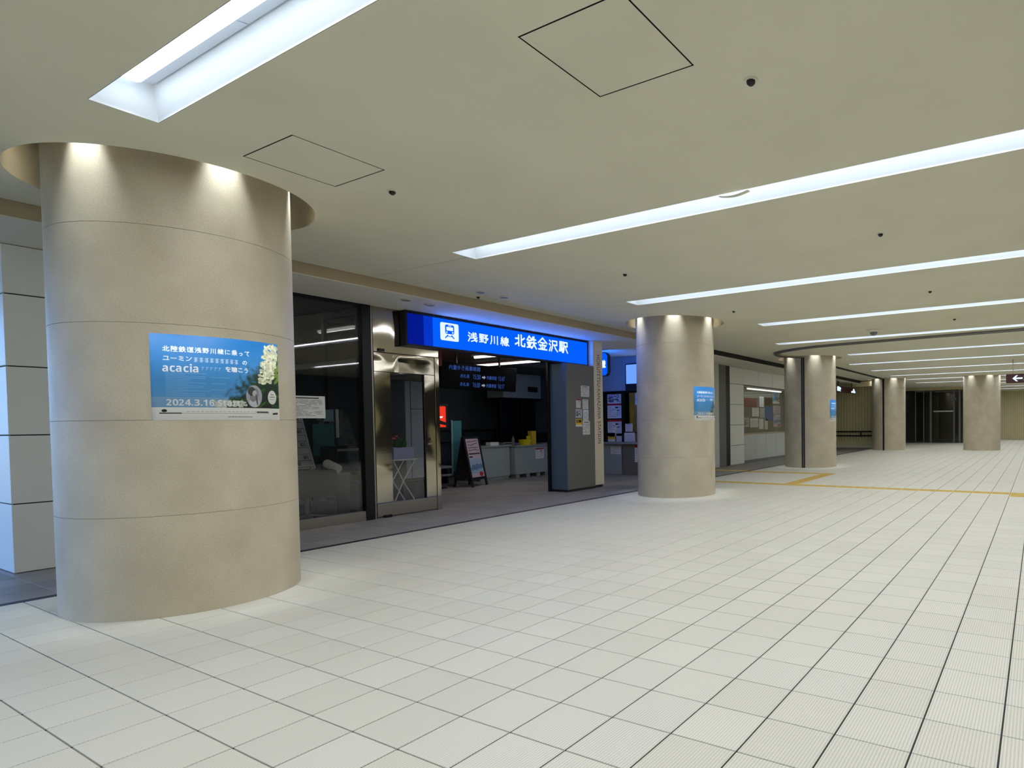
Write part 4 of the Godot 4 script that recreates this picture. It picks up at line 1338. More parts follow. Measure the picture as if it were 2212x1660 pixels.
# =============================================================== station hall seen through the opening
func build_hall() -> void:
	strip_light(Vector3(-10.44, 3.05, -9.33), 0.86, "shorter ceiling strip light behind the blue sign", 9.0)
	strip_light(Vector3(-11.3, 3.05, -10.68), 2.1, "longer ceiling strip light behind the blue sign", 9.0)
	# departure board, tilted down, hung from the ceiling
	var bd := thing("departure_board", "black departure board with dim blue lettering hung inside the entrance", "board", Vector3(-11.0, 2.57, -9.6))
	var tilt := Transform3D(Basis(Vector3(0, 0, 1), -0.10), Vector3.ZERO)
	box_part("casing", Vector3(-0.12, -0.28, -1.06), Vector3(0, 0.28, 1.06), M.board_black, bd, 0.008, tilt)
	for z in [-0.6, 0.6]:
		box_part("hanger", Vector3(-0.08, 0.27, z - 0.02), Vector3(-0.05, 0.49, z + 0.02), M.plastic_black, bd, 0.002)
	var R := Vector3(0, 0, -1)
	var U := tilt.basis * Vector3.UP
	var st := begin()
	letter_bars(st, "内灘ゆき発車時刻", tilt * Vector3(0.0, 0.235, 0.86), R, U, 0.09, 0.105, 0.105, 0.009, 0.003)
	for k in 2:
		var y := 0.055 - k * 0.18
		letter_bars(st, "改札前", tilt * Vector3(0.0, y, 0.56), R, U, 0.07, 0.085, 0.085, 0.007, 0.003)
		letter_bars(st, "内灘到着", tilt * Vector3(0.0, y, -0.16), R, U, 0.065, 0.085, 0.075, 0.008, 0.003)
	put("lettering", st, M.board_text, bd)
	for k in 2:
		var y := 0.012 - k * 0.18
		text_part("time", ["15:30", "16:00"][k], tilt * Vector3(0.002, y, 0.22), R, U, 0.10, M.board_text, bd, 0.20)
		text_part("time", ["15:47", "16:17"][k], tilt * Vector3(0.002, y, -0.50), R, U, 0.10, M.board_text, bd, 0.19)
		st = begin()
		slab(st, PackedVector2Array([Vector2(0, -0.018), Vector2(0.05, -0.018), Vector2(0.05, -0.04), Vector2(0.10, 0), Vector2(0.05, 0.04), Vector2(0.05, 0.018), Vector2(0, 0.018)]), 0.0, 0.003, Transform3D(Basis(R, U, R.cross(U)), tilt * Vector3(0.0, y, -0.03)))
		put("arrow", st, M.board_white, bd)
	# red wall screen
	var sc := thing("wall_screen", "glowing red and orange screen on a stand behind the steel door", "screen", Vector3(-12.6, 0, -9.4))
	box_part("casing", Vector3(-0.10, 1.42, -0.58), Vector3(0, 2.02, 0.52), M.plastic_black, sc, 0.01)
	box_part("picture", Vector3(0, 1.47, -0.50), Vector3(0.006, 1.97, 0.06), M.screen_red, sc, 0.0)
	box_part("picture", Vector3(0, 1.47, 0.062), Vector3(0.006, 1.97, 0.47), M.screen_orange, sc, 0.0)
	st = begin()
	slab(st, PackedVector2Array([Vector2(-0.10, 0.0), Vector2(0.40, 0.03), Vector2(0.42, 0.07), Vector2(-0.10, 0.06)]), 0.006, 0.010, Transform3D(Basis(R, Vector3.UP, Vector3(1, 0, 0)), Vector3(0, 1.66, 0)))
	put("band", st, M.screen_white, sc)
	st = begin()
	slab(st, PackedVector2Array([Vector2(0.05, 0.0), Vector2(0.50, -0.09), Vector2(0.50, -0.02), Vector2(0.30, 0.045), Vector2(0.05, 0.05)]), 0.006, 0.009, Transform3D(Basis(R, Vector3.UP, Vector3(1, 0, 0)), Vector3(0, 1.60, 0)))
	put("train_shape", st, M.plastic_black, sc)
	box_part("stand", Vector3(-0.08, 0, -0.08), Vector3(-0.03, 1.42, 0.02), M.plastic_black, sc, 0.004)
	box_part("base", Vector3(-0.3, 0, -0.35), Vector3(0.2, 0.03, 0.3), M.plastic_black, sc, 0.006)
	area_light("screen_light", Vector3(-12.58, 1.72, -9.4), Vector3(1, 0, 0), Vector2(0.95, 0.5), 0.25, Color(1.0, 0.3, 0.2))
	# blade sign, dull red, at the head of the opening
	tag(box_part("blade_sign", Vector3(-10.2, 2.62, -7.62), Vector3(-9.76, 3.06, -7.54), M.red_brown), "dull red hanging sign behind the left end of the blue sign", "sign")
	# A-board
	var ab := thing("a_board", "black folding A-board with a pink and blue handbill standing in the entrance", "board", Vector3(-12.35, 0, -10.40))
	var ry := Basis(Vector3.UP, 0.29)
	for s in [1.0, -1.0]:
		var t := Transform3D(ry * Basis(Vector3(0, 0, 1), 0.19 * s), ry * Vector3(0.25 * s, 0, 0))
		for z in [-0.33, 0.27]:
			box_part("leg", Vector3(-0.018, 0, z), Vector3(0.018, 1.24, z + 0.06), M.plastic_black, ab, 0.004, t)
		box_part("rail", Vector3(-0.018, 1.19, -0.33), Vector3(0.018, 1.25, 0.33), M.plastic_black, ab, 0.004, t)
		box_part("rail", Vector3(-0.018, 0.16, -0.33), Vector3(0.018, 0.22, 0.33), M.plastic_black, ab, 0.004, t)
		box_part("board", Vector3(-0.01, 0.2, -0.28), Vector3(0.006, 1.2, 0.28), M.wood_dark, ab, 0.002, t)
		if s > 0:
			var c := t * Vector3(0.008, 0.71, 0)
			sheet("handbill", c, t.basis * Vector3(0, 0, -1), t.basis * Vector3.UP, 0.52, 0.96, M.notice_2, ab)
	# slim blue banner behind it
	var pb := thing("banner_stand", "slim blue banner stand behind the A-board", "banner", Vector3(-12.75, 0, -10.35))
	box_part("banner", Vector3(-0.01, 0.35, -0.13), Vector3(0.0, 1.62, 0.15), M.teal, pb, 0.002)
	box_part("edge", Vector3(-0.015, 0.3, 0.15), Vector3(0.015, 1.64, 0.18), M.pale_blue, pb, 0.002)
	box_part("base", Vector3(-0.15, 0, -0.15), Vector3(0.15, 0.05, 0.2), M.plastic_grey, pb, 0.006)
	box_part("pole", Vector3(-0.02, 0.05, 0.15), Vector3(0.0, 0.3, 0.18), M.plastic_grey, pb, 0.002)
	# low bench / step at the left of it
	var bn := thing("bench", "low grey bench with dark slats behind the A-board", "bench", Vector3(-13.6, 0, -9.9))
	for q in [[0.40, 0.46], [0.20, 0.25]]:
		box_part("seat_board", Vector3(-0.25, q[0], -0.8), Vector3(0.25, q[1], 1.6), M.counter_top, bn, 0.008)
	for z in [-0.7, 1.4]:
		box_part("leg", Vector3(-0.2, 0, z), Vector3(0.2, 0.42, z + 0.06), M.plastic_black, bn, 0.006)
	var fc := thing("hand_rail", "white topped teal barrier panel behind the A-board", "barrier", Vector3(-14.3, 0, -9.8))
	box_part("rail", Vector3(-0.03, 0.93, -1.0), Vector3(0.03, 0.99, 1.9), M.plastic_white, fc, 0.01)
	box_part("infill", Vector3(-0.015, 0.1, -1.0), Vector3(0.015, 0.93, 1.9), M.hall_dark, fc, 0.004)
	for z in [-1.0, 0.5, 1.84]:
		box_part("post", Vector3(-0.03, 0, z), Vector3(0.03, 0.95, z + 0.06), M.steel, fc, 0.006)
	# dark rail at the back wall
	var br := thing("hand_rail", "dark double railing at the back wall of the hall", "railing", Vector3(-14.9, 0, -12.0))
	for y in [1.02, 1.35]:
		st = begin()
		tube(st, [Vector3(0, y, -1.6), Vector3(0, y, 1.2)], 0.03, 8)
		put("rail", st, M.plastic_black, br)
	for z in [-1.5, -0.3, 0.1, 1.1]:
		box_part("post", Vector3(-0.03, 0, z - 0.03), Vector3(0.03, 1.36, z + 0.03), M.plastic_black, br, 0.006)
	# counters
	var c1 := thing("service_counter", "grey service counter beside the A-board", "counter", Vector3(-13.3, 0, -11.75))
	box_part("body", Vector3(-0.4, 0.08, -0.55), Vector3(0.3, 0.90, 0.48), M.counter_grey, c1, 0.008)
	box_part("plinth", Vector3(-0.36, 0, -0.53), Vector3(0.26, 0.08, 0.46), M.counter_top, c1, 0.004)
	box_part("worktop", Vector3(-0.42, 0.90, -0.57), Vector3(0.34, 0.94, 0.50), M.counter_top, c1, 0.006)
	var c2 := thing("service_counter", "grey service counter on block feet with a yellow basket on top", "counter", Vector3(-13.15, 0, -13.05))
	box_part("body", Vector3(-0.4, 0.10, -0.72), Vector3(0.3, 0.88, 0.70), M.counter_grey, c2, 0.008)
	box_part("worktop", Vector3(-0.42, 0.88, -0.74), Vector3(0.34, 0.92, 0.72), M.counter_top, c2, 0.006)
	for z in [-0.65, -0.3, 0.1, 0.5]:
		box_part("foot", Vector3(-0.3, 0, z), Vector3(0.26, 0.10, z + 0.14), M.counter_top, c2, 0.006)
	tag(sheet("notice", Vector3(-12.846, 0.66, -13.30), R, Vector3.UP, 0.34, 0.30, M.notice_1), "pink and white notice on the front of the counter with the basket", "notice")
	var bk := thing("basket", "yellow plastic basket standing on the service counter", "basket", Vector3(-12.95, 0.92, -12.85))
	st = begin()
	lathe(st, [Vector2(0.0, 0.005), Vector2(0.15, 0.005), Vector2(0.19, 0.16), Vector2(0.205, 0.16), Vector2(0.165, 0.0), Vector2(0.0, 0.0)], 20)
	put("bowl", st, M.yellow, bk)
	box_part("back_flap", Vector3(-0.02, 0.14, -0.20), Vector3(0.0, 0.26, -0.05), M.yellow, bk, 0.006)
	tag(box_part("brown_carton", Vector3(-13.15, 0.92, -13.33), Vector3(-13.0, 1.32, -13.14), M.paper_yellow), "narrow brown carton behind the yellow basket", "carton")
	tag(box_part("white_box", Vector3(-13.3, 0.94, -12.0), Vector3(-13.1, 1.03, -11.72), M.paper_white), "small white box at the front of the first counter", "box")
	var bt := begin()
	lathe(bt, [Vector2(0.0, 0.0), Vector2(0.045, 0.0), Vector2(0.045, 0.17), Vector2(0.015, 0.23), Vector2(0.015, 0.27), Vector2(0, 0.27)], 16, Vector3(-13.2, 0.92, -12.62))
	tag(put("bottle", bt, M.plastic_grey), "grey pump bottle on the counter left of the yellow basket", "bottle")
	var tr := thing("document_tray", "pale stacked document tray on the counter left of the basket", "tray", Vector3(-13.15, 0.94, -12.2))
	for k in 2:
		box_part("tray", Vector3(-0.15, 0.002 + k * 0.05, -0.2), Vector3(0.15, 0.02 + k * 0.05, 0.12), M.counter_top, tr, 0.004)
	box_part("upright", Vector3(-0.15, 0.002, -0.21), Vector3(0.15, 0.08, -0.195), M.plastic_grey, tr, 0.003)
	# ticket-office block with a pale boxed head, behind the counters
	var tb := structure("wall_left", "boxed head and glazed screen of the ticket office in the hall")
	box_part("head_box", Vector3(-14.6, 2.32, -14.5), Vector3(-13.9, 3.06, -12.95), M.counter_grey, tb, 0.008)
	box_part("head_edge", Vector3(-14.58, 2.27, -14.5), Vector3(-13.88, 2.32, -12.95), M.frame_black, tb, 0.004)
	for z in [-13.05, -13.9]:
		box_part("mullion", Vector3(-14.2, 0.9, z - 0.06), Vector3(-14.08, 2.27, z + 0.06), M.frame_black, tb, 0.004)
	box_part("sill_wall", Vector3(-14.3, 0, -14.5), Vector3(-14.0, 0.95, -12.95), M.counter_grey, tb, 0.008)
	box_part("pane", Vector3(-14.16, 0.95, -14.5), Vector3(-14.15, 2.27, -12.95), M.glass_dark, tb, 0.0)
	tag(box_part("wall_clock_display", Vector3(-13.9, 2.52, -14.33), Vector3(-13.87, 2.68, -13.93), M.plastic_black), "small black display on the pale boxed head", "display")
	tag(box_part("desk_printer", Vector3(-13.95, 0.95, -14.4), Vector3(-13.4, 1.25, -13.95), M.plastic_black), "black machine on the ledge at the right end of the counters", "machine")
	var lg := thing("service_counter", "pale counter ledge at the right end of the hall", "counter", Vector3(-13.6, 0, -14.2))
	box_part("body", Vector3(-0.38, 0, -0.28), Vector3(0.3, 0.9, 0.35), M.counter_grey, lg, 0.006)
	box_part("worktop", Vector3(-0.38, 0.9, -0.28), Vector3(0.34, 0.945, 0.36), M.counter_top, lg, 0.006)
	# plant stand seen through the steel door
	var ps := thing("plant_stand", "white folding stand with a lilac flower box seen through the door glass", "stand", Vector3(-10.6, 0, -7.25))
	box_part("top", Vector3(-0.2, 0.86, -0.28), Vector3(0.2, 0.885, 0.24), M.plastic_white, ps, 0.006)
	for s in [-1.0, 1.0]:
		st = begin()
		tube(st, [Vector3(0.16 * s, 0.86, 0.2), Vector3(0.16 * s, 0.45, 0.0), Vector3(0.16 * s, 0.0, -0.28)], 0.012, 8)
		put("leg", st, M.plastic_white, ps)
		st = begin()
		tube(st, [Vector3(0.16 * s, 0.86, -0.24), Vector3(0.16 * s, 0.45, 0.02), Vector3(0.16 * s, 0.0, 0.24)], 0.012, 8)
		put("leg", st, M.plastic_white, ps)
	var fb := thing("flower_box", "lilac box with green leaves and pink flowers on the white stand", "planter", Vector3(-10.55, 0.885, -7.23))
	box_part("box", Vector3(-0.15, 0, -0.22), Vector3(0.15, 0.22, 0.20), M.lilac, fb, 0.008)
	for k in 22:
		st = begin()
		var p := Vector3(rng.randf_range(-0.12, 0.12), 0.2, rng.randf_range(-0.18, 0.17))
		var tip := p + Vector3(rng.randf_range(-0.08, 0.08), rng.randf_range(0.1, 0.22), rng.randf_range(-0.08, 0.08))
		var sd := (tip - p).cross(Vector3(1, 0.3, 0)).normalized() * 0.03
		var mid := (p + tip) / 2
		st.set_smooth_group(-1)
		quad(st, p, mid + sd, tip, mid - sd + Vector3(0.004, 0, 0), Vector3(1, 0, 0))
		put("leaf", st, M.leaf, fb)
	for k in 9:
		st = begin()
		lathe(st, [Vector2(0, -0.02), Vector2(0.03, -0.005), Vector2(0.022, 0.018), Vector2(0, 0.022)], 8, Vector3(rng.randf_range(-0.12, 0.12), rng.randf_range(0.36, 0.46), rng.randf_range(0.0, 0.18)))
		put("flower", st, M.petal_pink, fb)
	# pale cabinet with notices seen through the door glass
	var cb := thing("machine_cabinet", "pale grey blue tall machine with notices seen through the door glass", "machine", Vector3(-11.9, 0, -8.55))
	box_part("body", Vector3(-0.35, 0.0, -0.42), Vector3(0.3, 2.45, 0.42), M.machine_grey, cb, 0.01)
	box_part("door_line", Vector3(0.298, 0.4, 0.29), Vector3(0.304, 2.44, 0.30), M.plastic_black, cb, 0.0)
	box_part("door_line", Vector3(0.298, 1.86, -0.42), Vector3(0.304, 1.87, 0.29), M.plastic_black, cb, 0.0)
	tag(sheet("notice", Vector3(-11.594, 1.40, -8.72), R, Vector3.UP, 0.30, 0.36, M.notice_1), "red topped notice on the pale machine behind the door glass", "notice")
	tag(sheet("notice", Vector3(-11.594, 1.05, -8.72), R, Vector3.UP, 0.30, 0.26, M.notice_0), "plain notice under the red topped one on the pale machine", "notice")
	var bc := thing("bench", "dark green bench behind the door glass", "bench", Vector3(-11.3, 0, -8.0))
	box_part("seat_board", Vector3(-0.2, 0.36, -0.62), Vector3(0.2, 0.41, 0.3), M.fabric_dark, bc, 0.01)
	box_part("front_panel", Vector3(0.12, 0.04, -0.60), Vector3(0.16, 0.36, 0.28), M.fabric_dark, bc, 0.004)
	for z in [-0.6, 0.22]:
		box_part("leg", Vector3(-0.18, 0, z), Vector3(0.12, 0.36, z + 0.05), M.plastic_black, bc, 0.004)

# =============================================================== ticket office right of the fin
func build_ticket_office() -> void:
	var z := -14.5
	var w := structure("wall_left", "blue lit ticket office front facing the concourse between the fin and the second column")
	box_part("head_panel", Vector3(-10.70, 2.46, z - 0.2), Vector3(-9.4, SOFFIT, z), M.counter_grey, w, 0.006)
	box_part("head_panel", Vector3(-12.0, 2.46, z - 0.2), Vector3(-10.71, SOFFIT, z), M.counter_grey, w, 0.006)
	box_part("window_frame", Vector3(-12.0, 2.40, z - 0.12), Vector3(-9.4, 2.46, z + 0.02), M.frame_black, w, 0.004)
	box_part("window_frame", Vector3(-11.45, 0.96, z - 0.12), Vector3(-11.32, 2.40, z + 0.01), M.frame_black, w, 0.004)
	box_part("mullion", Vector3(-10.745, 0.96, z - 0.1), Vector3(-10.70, 2.40, z + 0.01), M.frame_black, w, 0.004)
	box_part("counter_ledge", Vector3(-12.0, 0.90, z - 0.3), Vector3(-9.4, 0.96, z + 0.12), M.counter_top, w, 0.008)
	box_part("apron_panel", Vector3(-10.735, 0, z - 0.2), Vector3(-9.4, 0.90, z + 0.01), M.pillar_grey, w, 0.006)
	box_part("apron_panel", Vector3(-12.0, 0, z - 0.2), Vector3(-10.76, 0.90, z + 0.01), M.counter_grey, w, 0.006)
	box_part("pane", Vector3(-12.0, 0.96, z - 0.06), Vector3(-9.4, 2.40, z - 0.05), M.glass, w, 0.0)
	box_part("wall_panel", Vector3(-15.3, 0, z - 0.2), Vector3(-12.0, SOFFIT, z), M.hall_dark, w, 0.0)
	box_part("wall_panel", Vector3(-12.2, 0, z - 2.6), Vector3(-9.6, SOFFIT, z - 2.4), M.fin_stone, w, 0.0)
	box_part("wall_left", Vector3(-9.6, 0, -18.14), Vector3(-9.4, SOFFIT, z - 0.2), M.panel_grey, null, 0.0).set_meta("kind", "structure")
	var R := Vector3(1, 0, 0)
	var pp := [[-11.03, 2.24, 0.52, 0.28, 5, "pictured poster at the top of the ticket window's left pane"], [-11.03, 1.88, 0.53, 0.44, 1, "red headed fare notice below the pictured poster"], [-11.03, 1.38, 0.53, 0.48, 1, "lower red headed fare notice in the left pane"], [-11.16, 1.10, 0.27, 0.26, 3, "small yellow and black notice low in the left pane"], [-10.86, 1.09, 0.25, 0.24, 4, "small white timetable low in the left pane"], [-10.52, 1.38, 0.26, 0.23, 0, "white card in the right pane of the ticket window"], [-10.50, 1.10, 0.38, 0.26, 4, "row of pale leaflets at the foot of the right pane"], [-10.12, 2.22, 0.32, 0.36, 0, "white sheet high in the right pane next to the second column"], [-10.10, 1.50, 0.26, 0.34, 5, "pictured leaflet in the right pane next to the second column"]]
	for q in pp:
		tag(sheet("notice", Vector3(q[0], q[1], z - 0.048), R, Vector3.UP, q[2], q[3], M["notice_%d" % q[4]]), q[5], "notice", "notices in the ticket window")
	tag(sheet("notice", Vector3(-10.97, 0.71, z + 0.011), R, Vector3.UP, 0.36, 0.22, M.notice_0), "white notice on the left panel under the ticket counter", "notice")
	tag(sheet("notice", Vector3(-10.15, 0.62, z + 0.011), R, Vector3.UP, 0.26, 0.48, M.notice_1), "tall red and white notice on the panel under the counter by the second column", "notice")
	var yp := begin()
	tube(yp, [Vector3(-10.63, 1.25, z - 0.35), Vector3(-10.62, 2.15, z - 0.35)], 0.06, 10)
	tag(put("yellow_curtain", yp, M.paper_yellow), "rolled yellow banner standing inside the ticket window", "banner")
	box_part("window_shelf", Vector3(-12.0, 1.2, z - 0.45), Vector3(-9.6, 1.25, z - 0.25), M.counter_top, w, 0.004)
	var cl := thing("wall_screen", "pale blue lit monitor hung over the ticket window beside the second column", "screen", Vector3(-10.05, 2.85, z + 0.12))
	box_part("casing", Vector3(-0.46, -0.42, -0.06), Vector3(0.5, 0.38, 0), M.plastic_black, cl, 0.008)
	box_part("picture", Vector3(-0.42, -0.2, 0), Vector3(0.46, 0.35, 0.005), M.screen_blue, cl, 0.0)
	box_part("bracket", Vector3(-0.1, -0.1, -0.125), Vector3(0.1, 0.1, -0.06), M.plastic_black, cl, 0.004)
	area_light("monitor_light", cl.position + Vector3(0, 0.07, 0.02), Vector3(0, 0, 1), Vector2(0.88, 0.55), 0.3, Color(0.5, 0.7, 1.0))
	# rounded blue projecting sign, mostly behind the fin
	var bs := thing("projecting_sign", "rounded glowing blue sign with white lettering half hidden behind the pale fin", "sign", Vector3(-10.18, 3.06, -12.7))
	var st := begin()
	slab(st, rounded(0.72, 0.62, 0.12), -0.10, 0.0)
	put("casing", st, M.sign_frame, bs)
	st = begin()
	slab(st, rounded(0.68, 0.58, 0.10), 0.0, 0.008)
	put("face", st, M.sign_blue, bs)
	st = begin()
	letter_bars(st, "川線", Vector3(0.02, 0.10, 0.008), R, Vector3.UP, 0.12, 0.20, 0.14, 0.028, 0.004)
	put("lettering", st, M.sign_white, bs)
	box_part("hanger", Vector3(-0.05, 0.30, -0.07), Vector3(0.0, 0.39, -0.03), M.sign_frame, bs, 0.002)
	st = begin()
	slab(st, rounded(0.68, 0.58, 0.10), -0.108, -0.10)
	put("back_face", st, M.sign_blue, bs)
	area_light("blue_back_light", bs.position + Vector3(0, 0, -0.13), Vector3(0, 0, -1), Vector2(0.6, 0.5), 5.0, Color(0.0, 0.42, 1.0))
	area_light("blue_front_light", bs.position + Vector3(0, 0, 0.02), Vector3(0, 0, 1), Vector2(0.6, 0.5), 0.5, Color(0.0, 0.38, 1.0))
	strip_light(Vector3(-10.8, 3.43, z - 1.1), 1.2, "strip light inside the ticket office window", 5.0)
	box_part("ceiling", Vector3(-12.2, SOFFIT, z - 2.6), Vector3(-9.62, 4.1, z), M.soffit_paint).set_meta("kind", "structure")
	# ceiling of the recess
	box_part("ceiling", Vector3(-12.0, SOFFIT, z), Vector3(-9.62, 4.1, -11.23), M.soffit_paint).set_meta("kind", "structure")

# =============================================================== tiled shop with a display window
func build_window_shop() -> void:
	var sg := thing("shutter_guide", "dark grey upright shutter guide beside the white tiled pier", "shutter")
	box_part("guide", Vector3(-9.66, 0, -18.96), Vector3(-9.40, SOFFIT, -18.66), M.black, sg, 0.004)
	box_part("panel", Vector3(-9.7, 0, -18.66), Vector3(-9.398, SOFFIT, -18.15), M.pillar_grey, sg, 0.004)
	var w := structure("wall_left", "white panelled shop wall with a display window between the second and third columns")
	var jy := [0.0, 0.685, 1.41, 2.135, 2.86, 3.45]
	box_part("core", Vector3(-9.78, 0, -28.5), Vector3(-9.44, SOFFIT, -25.6), M.panel_joint, w, 0.0)
	box_part("core", Vector3(-9.78, 0, -20.1), Vector3(-9.44, SOFFIT, -19.0), M.panel_joint, w, 0.0)
	box_part("core", Vector3(-9.78, 2.84, -25.6), Vector3(-9.44, SOFFIT, -20.1), M.panel_joint, w, 0.0)
	box_part("core", Vector3(-9.78, 0, -25.6), Vector3(-9.44, 1.05, -20.1), M.panel_joint, w, 0.0)
	for k in 5:
		box_part("panel", Vector3(-9.79, jy[k] + 0.006, -20.1), Vector3(-9.40, jy[k + 1] - 0.006, -18.975), M.panel_white, w, 0.004)
		for j in 2:
			box_part("panel", Vector3(-9.5, jy[k] + 0.006, -27.0 - j * 1.4), Vector3(-9.40, jy[k + 1] - 0.006, -25.61 - j * 1.4), M.panel_white, w, 0.004)
	for j in 4:
		box_part("panel", Vector3(-9.5, 2.866, -21.46 - j * 1.37), Vector3(-9.40, 3.444, -20.11 - j * 1.37), M.panel_white, w, 0.004)
	for j in 5:
		box_part("panel", Vector3(-9.5, 0.10, -21.12 - j * 1.02), Vector3(-9.405, 1.04, -20.11 - j * 1.02), M.panel_grey, w, 0.004)
	box_part("baseboard", Vector3(-9.5, 0, -25.6), Vector3(-9.42, 0.10, -20.1), M.plastic_grey, w, 0.002)
	box_part("sill", Vector3(-9.8, 1.04, -25.6), Vector3(-9.39, 1.08, -20.1), M.fascia, w, 0.004)
	var dw := structure("window_3", "shop display window full of pinned posters")
	box_part("window_frame", Vector3(-9.5, 2.80, -25.6), Vector3(-9.42, 2.84, -20.1), M.steel, dw, 0.003)
	box_part("pane", Vector3(-9.44, 1.08, -25.6), Vector3(-9.432, 2.80, -20.1), M.glass, dw, 0.0)
	box_part("display_back", Vector3(-10.05, 1.05, -25.6), Vector3(-9.95, 2.90, -20.1), M.display_cloth, dw, 0.0)
	box_part("display_floor", Vector3(-9.95, 1.02, -25.6), Vector3(-9.45, 1.06, -20.1), M.fascia, dw, 0.0)
	# posters inside
	var R := Vector3(0, 0, -1)
	var it := [[-21.85, 2.28, 1.30, 0.36, "red_brown", "wide dark brown print at the upper left of the display window"], [-22.36, 1.90, 0.66, 0.34, "notice_0", "cream sheet under the brown print in the display window"], [-21.5, 1.50, 0.42, 0.36, "notice_5", "small framed picture at the lower left of the display window"], [-22.22, 1.47, 0.78, 0.36, "notice_4", "wide framed print low in the display window"], [-22.98, 2.33, 0.44, 0.42, "notice_4", "grey timetable high in the middle of the display window"], [-23.05, 1.87, 0.50, 0.40, "machine_grey", "blue grey sheet in the middle of the display window"], [-22.93, 1.42, 0.46, 0.42, "paper_white", "blank cream sheet low in the middle of the display window"], [-23.44, 1.41, 0.32, 0.44, "notice_0", "narrow cream sheet under the deep blue poster"], [-23.70, 2.36, 0.82, 0.36, "wood_dark", "dark print above the deep blue poster in the display window"], [-24.62, 1.74, 0.82, 0.90, "notice_2", "large pink patterned poster at the right of the display window"]]
	for q in it:
		tag(sheet("poster", Vector3(-9.946, q[1], q[0]), R, Vector3.UP, q[2], q[3], M[q[4]]), q[5], "poster", "prints in the display window")
	strip_light(Vector3(-9.62, 2.82, -22.6), 3.4, "added unseen strip light in the head of the display window, brightens the prints", 5.0, true)  # lamp added to brighten the prints, no such lamp known here
	mat("poster_blue", Color(0.10, 0.34, 0.62), 0.6)
	tag(sheet("poster", Vector3(-9.946, 1.85, -23.76), R, Vector3.UP, 0.84, 0.60, M.poster_blue), "deep blue poster in the middle of the display window", "poster", "prints in the display window")
	tag(sheet("poster", Vector3(-9.946, 2.55, -24.56), R, Vector3.UP, 0.74, 0.52, M.poster_print), "blue poster with white flower at the top right of the display window", "poster", "prints in the display window")

